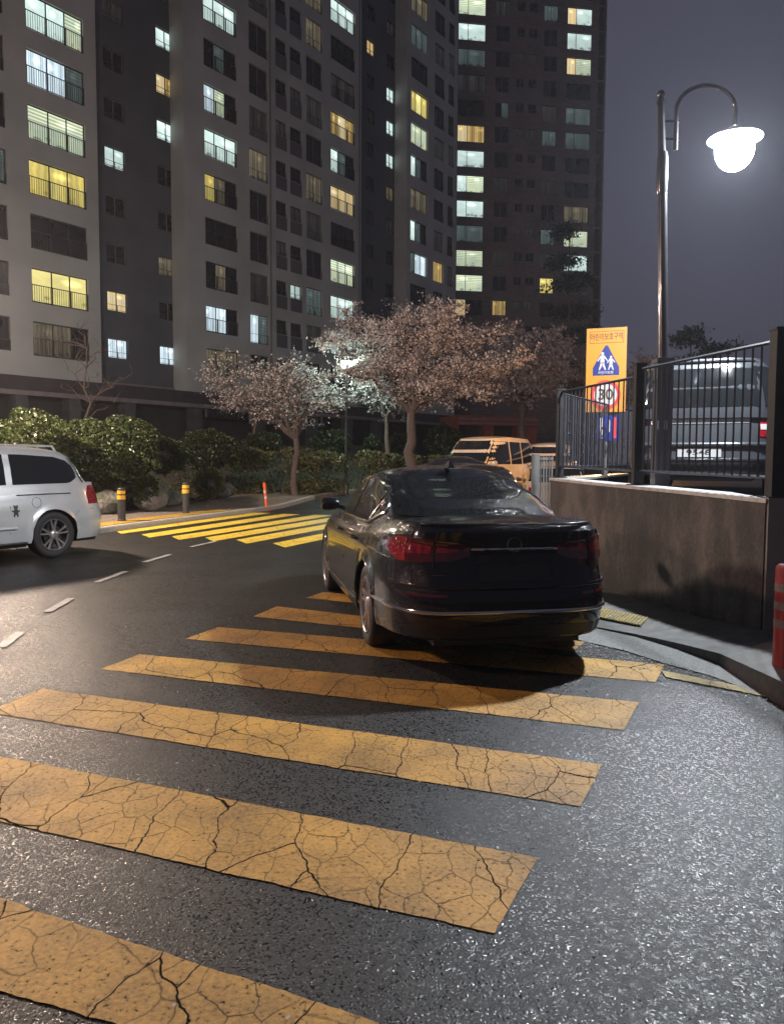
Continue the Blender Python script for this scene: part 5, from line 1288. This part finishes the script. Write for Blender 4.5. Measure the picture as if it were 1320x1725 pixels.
# ------------------------------------------------------------------ vegetation
BARK = mat('grey_brown_bark', (.075, .055, .048), .85, noise=(14, .4), bump=(25, .8, .02))
PET = leaf_mat('pale_blossom', (.26, .21, .20), (.74, .65, .62), .6, .35)
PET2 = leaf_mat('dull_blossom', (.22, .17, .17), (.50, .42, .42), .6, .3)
LEAF = leaf_mat('glossy_green_leaf', (.016, .027, .008), (.070, .090, .026), .38, .2)
LEAFD = leaf_mat('dark_green_leaf', (.012, .022, .007), (.042, .054, .016), .45, .2)
LEAFB = leaf_mat('brownish_hedge_leaf', (.045, .045, .014), (.10, .095, .03), .5, .2)
PINE = leaf_mat('pine_needles', (.008, .012, .008), (.02, .026, .018), .6, .1)
def curve_pts(a, c, rs, sag=.0, n=6, wob=.06):
    out = []; L0 = (c-a).length
    for i in range(n+1):
        t = i/n; p = a.lerp(c, t); k = math.sin(t*math.pi); p = p+Vector((rs.uniform(-1, 1), rs.uniform(-1, 1), rs.uniform(-1, 1)))*wob*L0*k; p.z += sag*L0*k; out.append(p)
    return out
def blossom_tree(base, crown_c, rx, ry, rz, seed, label, fork, ntw=900, nq=11, size=.05, pm=PET, trunk_r=.13, group='blossoming cherry trees', nlimb=9, density=1.0):
    rs = random.Random(seed); nr = np.random.default_rng(seed)
    o = empty('cherry_tree', base, 0, label, 'tree', group); B0 = Vector(base)
    b = MB(); fk = Vector(fork)-B0; cc = Vector(crown_c)-B0
    b.tube(curve_pts(Vector((0, 0, 0)), fk, rs, 0, 5, .04), [trunk_r*(1.25-.1*i) for i in range(6)], 10)
    limbs = []
    for k in range(nlimb):
        a = 2*math.pi*(k+rs.uniform(-.3, .3))/nlimb; el = rs.uniform(.05, 1.1)
        tgt = cc+Vector((rx*.72*math.cos(a)*math.cos(el*.8), ry*.72*math.sin(a)*math.cos(el*.8), rz*.75*math.sin(el)-.15*rz))
        pts = curve_pts(fk+Vector((0, 0, -.1)), tgt, rs, .10, 8, .05); limbs.append(pts)
        b.tube(pts, [trunk_r*.62*(1-.1*i) for i in range(9)], 7)
    subs = []
    for pts in limbs:
        for j in range(6):
            p = pts[rs.randint(2, 8)]; u = Vector(nr.normal(size=3)); u.normalize(); u.z = abs(u.z)*.7-.15
            tgt = p+Vector((u.x*rx*.5, u.y*ry*.5, u.z*rz*.8)); sp_ = curve_pts(p, tgt, rs, .05, 5, .08); subs.append(sp_); b.tube(sp_, [trunk_r*.2*(1-.15*i) for i in range(6)], 5)
    b.build('trunk', BARK, o, smooth=50)
    # twigs and blossom clusters
    tw = MB(); P = []; allp = [p for s in subs for p in s[1:]]+[p for l in limbs for p in l[4:]]
    for i in range(ntw):
        p = allp[rs.randrange(len(allp))]; u = Vector(nr.normal(size=3)); u.normalize(); u.z = u.z*.55+.1
        ln = rs.uniform(.25, .9); q = p+u*ln
        e = ((q.x-cc.x)/rx)**2+((q.y-cc.y)/ry)**2+((q.z-cc.z)/rz)**2
        if e > 1.12+rs.uniform(-.2, .15): continue
        if i % 2 == 0: tw.tube([p, p.lerp(q, .5)+Vector((rs.uniform(-.05, .05),)*3), q], [.010, .007, .004], 3, cap=False)
        m = max(1, int(nq*density*rs.uniform(.4, 1.5)))
        for _ in range(m):
            t = rs.uniform(.3, 1.05); c_ = p.lerp(q, t); P.append((c_.x+rs.gauss(0, .055), c_.y+rs.gauss(0, .055), c_.z+rs.gauss(0, .045)))
    tw.build('twigs', BARK, o, recalc=False); leaf_obj('crown', P, size, pm, o, seed=seed); return o
def tree_at(px0, px1, py0, py1, Y, base_px, base_z, fork_py, **k):
    c = at((px0+px1)/2, (py0+py1)/2, Y); rx = (at(px1, py0, Y).x-at(px0, py0, Y).x)/2; rz = (at(px0, py0, Y).z-at(px0, py1, Y).z)/2
    bx = at(base_px, 760, Y).x; fk = at(base_px, fork_py, Y)
    return blossom_tree((bx, Y, base_z), c, rx*1.04, rx*.85, rz*1.04, fork=(fk.x, Y, fk.z), **k)
tree_at(310, 600, 575, 778, 27., 498, bank_z(-3.4, 29)-.4, 735, seed=3, label='smaller cherry tree left of the big one, sparse blossoms and a low side branch', ntw=3000, nq=6, size=.033, trunk_r=.12, density=.85)
tree_at(520, 905, 498, 768, 27.2, 692, .7, 690, seed=5, label='big cherry tree in full blossom behind the black sedan, with a lamp glowing in it', ntw=6200, nq=12, size=.036, trunk_r=.17, nlimb=12)
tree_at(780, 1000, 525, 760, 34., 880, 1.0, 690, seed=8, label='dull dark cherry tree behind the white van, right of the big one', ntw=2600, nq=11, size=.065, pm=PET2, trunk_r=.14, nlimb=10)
tree_at(590, 700, 600, 745, 30., 650, 1.0, 700, seed=9, label='slim young cherry tree half hidden behind the big cherry trunk', ntw=700, nq=9, size=.05, pm=PET, trunk_r=.09, nlimb=6)
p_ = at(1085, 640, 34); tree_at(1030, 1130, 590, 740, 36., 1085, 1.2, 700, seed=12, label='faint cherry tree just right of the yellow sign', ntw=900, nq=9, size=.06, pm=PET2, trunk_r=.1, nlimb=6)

def shrub(name, label, c, rx, ry, rz, m, n, size, seed, boxy_=False, cat='shrub', group=None, stem=True):
    nr = np.random.default_rng(seed); o = empty(name, c, 0, label, cat, group)
    U = nr.normal(size=(n, 3)); U /= np.linalg.norm(U, axis=1)[:, None]
    if boxy_:
        U = np.sign(U)*np.abs(U)**.38; U /= np.max(np.abs(U), axis=1)[:, None]**.9
    # lumpy outline
    ph = nr.uniform(0, 6.28, 6); lump = 1+.10*np.sin(U[:, 0]*5+ph[0])*np.sin(U[:, 1]*4+ph[1])+.09*np.sin(U[:, 2]*7+ph[2]+U[:, 0]*6)+.05*np.sin(U[:, 0]*15+U[:, 2]*13+ph[3])
    rad = lump*(1-np.abs(nr.normal(0, .07, n))-.35*(nr.random(n) < .18)*nr.random(n))
    P = U*rad[:, None]*np.array([rx, ry, rz]); P[:, 2] += rz*.95
    P = P[P[:, 2] > -.05]
    leaf_obj('foliage', P, size, m, o, seed=seed)
    b = MB()
    for k in range(5):
        a = k*1.3; b.tube([(0, 0, -.15), (.3*rx*math.cos(a), .3*ry*math.sin(a), rz*.7), (.6*rx*math.cos(a), .6*ry*math.sin(a), rz*1.3)], [.03, .02, .01], 5)
    b.build('stems', BARK, o, smooth=50)
    # shaded inner mass of twigs so that the far side does not show through
    return o
def shrub_px(px0, px1, py0, py1, Y, label, m, n, size, seed, **k):
    a, c = at(px0, py1, Y), at(px1, py0, Y); rx = (c.x-a.x)/2; rz = (c.z-a.z)/2
    dep = k.pop('depth', None) or rx*.8
    return shrub(k.pop('name', 'shrub'), label, ((a.x+c.x)/2, Y+dep, a.z), rx, dep, rz, m, n, size, seed, **k)
shrub_px(-70, 120, 688, 800, 18.5, 'big glossy green bush behind the roof of the silver minivan, at the left edge', LEAF, 24000, .045, 21)
shrub_px(70, 250, 697, 815, 19.5, 'big glossy green bush with shining leaves above the rocks', LEAF, 24000, .043, 22)
shrub_px(232, 305, 733, 795, 22, 'small dark rounded bush right of the big glossy bushes', LEAFD, 8000, .04, 23)
shrub_px(285, 390, 722, 790, 25, 'loose dark shrub with upright shoots left of the clipped hedge', LEAFD, 9000, .045, 24)
shrub_px(322, 372, 788, 838, 23.5, 'low ivy-like shrub behind the middle bollard', LEAFB, 3500, .045, 25)
shrub_px(218, 262, 800, 848, 20.3, 'tiny shrub growing among the rocks behind the nearest bollard', LEAF, 2500, .04, 26)
shrub_px(158, 196, 795, 835, 20.0, 'tiny round shrub right behind the minivan tail lamp', LEAFB, 2000, .04, 27)
shrub_px(405, 470, 727, 765, 31, 'shrub behind the hedge left of the small cherry trunk', LEAFD, 4000, .06, 28)
shrub_px(520, 590, 722, 768, 32, 'clipped shrub behind the hedge right of the small cherry trunk', LEAFD, 4500, .06, 29)
shrub_px(612, 642, 733, 768, 31, 'small green shrub in the shade left of the slim tree', LEAFD, 2500, .06, 30)
shrub_px(655, 690, 728, 768, 33, 'small green shrub left of the big cherry trunk', LEAFD, 2500, .06, 31)
shrub_px(715, 790, 715, 772, 33, 'wide dark shrub right of the big cherry trunk', LEAFD, 5000, .07, 32)
shrub_px(392, 535, 757, 842, 27.0, 'tall clipped hedge block with yellow-green leaves beside the orange post', LEAFB, 15000, .052, 33, boxy_=True, name='hedge', cat='hedge', depth=1.0)
shrub_px(520, 660, 762, 838, 27.8, 'clipped brownish hedge block behind the front of the black sedan', LEAFB, 13000, .052, 34, boxy_=True, name='hedge', cat='hedge', depth=1.0)
shrub_px(645, 790, 765, 835, 28.5, 'clipped dark hedge block behind the dark parked cars', LEAFB, 10000, .06, 35, boxy_=True, name='hedge', cat='hedge', depth=1.0)
# rocks
ROCK = mat('garden_rock', (.15, .14, .125), .85, noise=(5, .35), bump=(9, 1., .06), mix=((.05, .06, .035), 3, .45, .6))
def rock(px, py0, py1, Y, w, seed, label):
    rs = np.random.default_rng(seed); a, c = at(px, py1, Y), at(px, py0, Y); h = c.z-a.z
    bm = bmesh.new(); bmesh.ops.create_icosphere(bm, subdivisions=3, radius=1)
    ph = rs.uniform(0, 6, 9)
    dirs = rs.normal(size=(9, 3)); dirs /= np.linalg.norm(dirs, axis=1)[:, None]; dd = rs.uniform(.62, .95, 9)
    for v in bm.verts:
        p = v.co.copy()
        for k in range(9):
            s_ = p.dot(Vector(dirs[k]))-dd[k]
            if s_ > 0: p -= Vector(dirs[k])*s_
        v.co = p*(1+.03*math.sin(p.x*9+ph[0])*math.sin(p.z*8+ph[1]))
        v.co.x *= w; v.co.y *= w*.8; v.co.z *= h*.62
    me = bpy.data.meshes.new('rock'); bm.to_mesh(me); bm.free(); me.materials.append(ROCK)
    me.polygons.foreach_set('use_smooth', [True]*len(me.polygons)); me.set_sharp_from_angle(angle=R(25))
    o = bpy.data.objects.new('rock', me); C.objects.link(o); o.location = (a.x, Y+.2, a.z+h*.5); o.rotation_euler = (0, 0, rs.uniform(0, 6)); tag(o, label, 'rock', 'rocks edging the planted bank')
for i, q in enumerate([(170, 828, 866, 19.6, .45, 'low rough rock beside the minivan tail'), (203, 795, 835, 20.8, .42, 'tall rounded rock behind the nearest bollard'), (252, 815, 858, 20.6, .50, 'pale jagged rock between the two bollards, left one'), (283, 826, 852, 21.3, .38, 'small pale rock between the two bollards, right one'), (347, 802, 842, 23.8, .35, 'dark rock behind the middle bollard'), (376, 815, 840, 25.0, .35, 'dark rock at the left foot of the clipped hedge')]):
    rock(q[0], q[1], q[2], q[3], q[4], 60+i, q[5])
# ground cover and litter on the bank
P = []
nr = np.random.default_rng(4)
for _ in range(26000):
    x = nr.uniform(-14, 2.4); y = nr.uniform(14, 34); D = bank_depth(x, y)
    if D > .05 and nr.random() < (.25+.75*(math.sin(x*1.3)*math.sin(y*.9) > 0)): P.append((x, y, bank_z(x, y)+nr.uniform(0, .10)))
o = leaf_obj('ground_cover', P, .05, LEAFD, None, seed=5); tag(o, 'low leaves and litter covering the planted bank', 'ground cover', kind='stuff')
# bare tree and slim stems in front of the block
def bare_tree(px, Y, top_py, seed, label, n=14):
    rs = random.Random(seed); p = at(px, 740, Y); z0_ = bank_z(p.x, Y); zt_ = at(px, top_py, Y).z
    o = empty('bare_tree', (p.x, Y, z0_), 0, label, 'tree'); b = MB(); hh_ = zt_-z0_
    tr = curve_pts(Vector((0, 0, 0)), Vector((rs.uniform(-.2, .2), 0, hh_)), rs, 0, 8, .03); b.tube(tr, [.07*(1-.11*i) for i in range(9)], 7); b.build('trunk', BARK, o, smooth=50)
    b = MB()
    for k in range(n):
        q = tr[rs.randint(3, 7)]; a = rs.uniform(0, 6.28); ln = rs.uniform(.7, 1.6); e = q+Vector((math.cos(a)*ln, math.sin(a)*ln*.7, rs.uniform(.1, 1.0))); cp = curve_pts(q, e, rs, .06, 5, .08); b.tube(cp, [.022, .018, .014, .01, .007, .004], 4)
        for _ in range(6):
            q2 = cp[rs.randint(1, 5)]; e2 = q2+Vector((rs.uniform(-.5, .5), rs.uniform(-.4, .4), rs.uniform(.05, .5))); b.tube([q2, q2.lerp(e2, .5)+Vector((0, 0, .04)), e2], [.008, .006, .003], 3, cap=False)
    b.build('crown', BARK, o, recalc=False)
bare_tree(150, 26, 560, 71, 'thin bare tree in front of the pale block, left of the dark bay')
bare_tree(430, 33, 610, 73, 'thin bare tree behind the small cherry tree', 9)
# pines
def pine(px, Y, top_py, seed, label, zb_=1.2, spread=1.9, levels=8, first=.35):
    rs = random.Random(seed); nr = np.random.default_rng(seed); p = at(px, 600, Y); zt_ = at(px, top_py, Y).z; hh_ = zt_-zb_
    o = empty('pine_tree', (p.x, Y, zb_), 0, label, 'tree', 'dark pine trees'); b = MB()
    tr = curve_pts(Vector((0, 0, 0)), Vector((.1, 0, hh_)), rs, 0, 9, .012); b.tube(tr, [.17*(1-.09*i) for i in range(10)], 8); P = []
    for k in range(levels):
        t = first+(1-first)*k/(levels-1); c_ = tr[min(9, int(t*9))]; nb = 4 if t < .95 else 3
        for j in range(nb):
            a = rs.uniform(0, 6.28); ln = spread*(1.15-t*.75)*rs.uniform(.6, 1.15); e = c_+Vector((math.cos(a)*ln, math.sin(a)*ln, rs.uniform(-.25, .35))); b.tube([c_, c_.lerp(e, .5)+Vector((0, 0, .12)), e], [.05, .03, .012], 5)
            for _ in range(5):
                q = c_.lerp(e, rs.uniform(.25, 1.1)); q += Vector((rs.gauss(0, .3), rs.gauss(0, .3), rs.gauss(.08, .16)))
                m = nr.normal(size=(70, 3))*np.array([.28, .28, .17]); P += [(q.x+d[0], q.y+d[1], q.z+d[2]) for d in m]
    b.build('trunk', BARK, o, smooth=50); leaf_obj('crown', P, .085, PINE, o, seed=seed)
pine(953, 52, 395, 81, 'tall dark pine in front of the right windows of the brick tower', spread=2.4, levels=9, first=.42)
pine(1160, 48, 568, 82, 'dark pine top above the fence right of the lamp post', spread=2.0, levels=6, first=.3)
pine(1200, 52, 590, 83, 'lower dark pine top further right above the fence', spread=1.8, levels=5, first=.4)

# grit and fallen petals on the road
gr_r = np.random.default_rng(11); P = []
for i in range(1400):
    t = gr_r.random(); k_ = int(t*(len(gut)-1)); g = gut[k_].lerp(gut[k_+1], t*(len(gut)-1)-k_); d = abs(gr_r.normal(0, .25)); P.append((g.x-d*.6+gr_r.normal(0, .05), g.y-d+gr_r.normal(0, .05), .012))
for i in range(420): P.append((gr_r.uniform(-4, 3.), gr_r.uniform(1.6, 9), .010))
o = leaf_obj('grit', P, .0075, mat('pale_grit', (.30, .28, .26), .7), None, flat=.9, seed=12); tag(o, 'grit and fallen petals scattered on the road near the kerb', 'litter', kind='stuff')
P = []
for i in range(500): p = C0+cu*gr_r.uniform(-4, LC)+cn*gr_r.uniform(-.25, 2.3); P.append((p.x, p.y, .135+hfun(p.y)))
o = leaf_obj('fallen_petals', P, .022, PET, None, flat=.9, seed=13); tag(o, 'fallen petals on the far pavement', 'litter', kind='stuff')

# ------------------------------------------------------------------ damp night air
b = MB(); b.box(-75, -8, -1.2, 75, 120, 62)
hz = b.build('haze', bpy.data.materials.new('damp_night_air')); tag(hz, 'thin damp night air glowing faintly round the lamps', 'haze', kind='stuff')
m = hz.data.materials[0]; m.use_nodes = True; t = m.node_tree; t.nodes.remove(t.nodes['Principled BSDF'])
v = t.nodes.new('ShaderNodeVolumePrincipled'); v.inputs['Color'].default_value = (.85, .87, .95, 1); v.inputs['Density'].default_value = .0006; v.inputs['Anisotropy'].default_value = .55
t.links.new(v.outputs[0], t.nodes['Material Output'].inputs['Volume'])
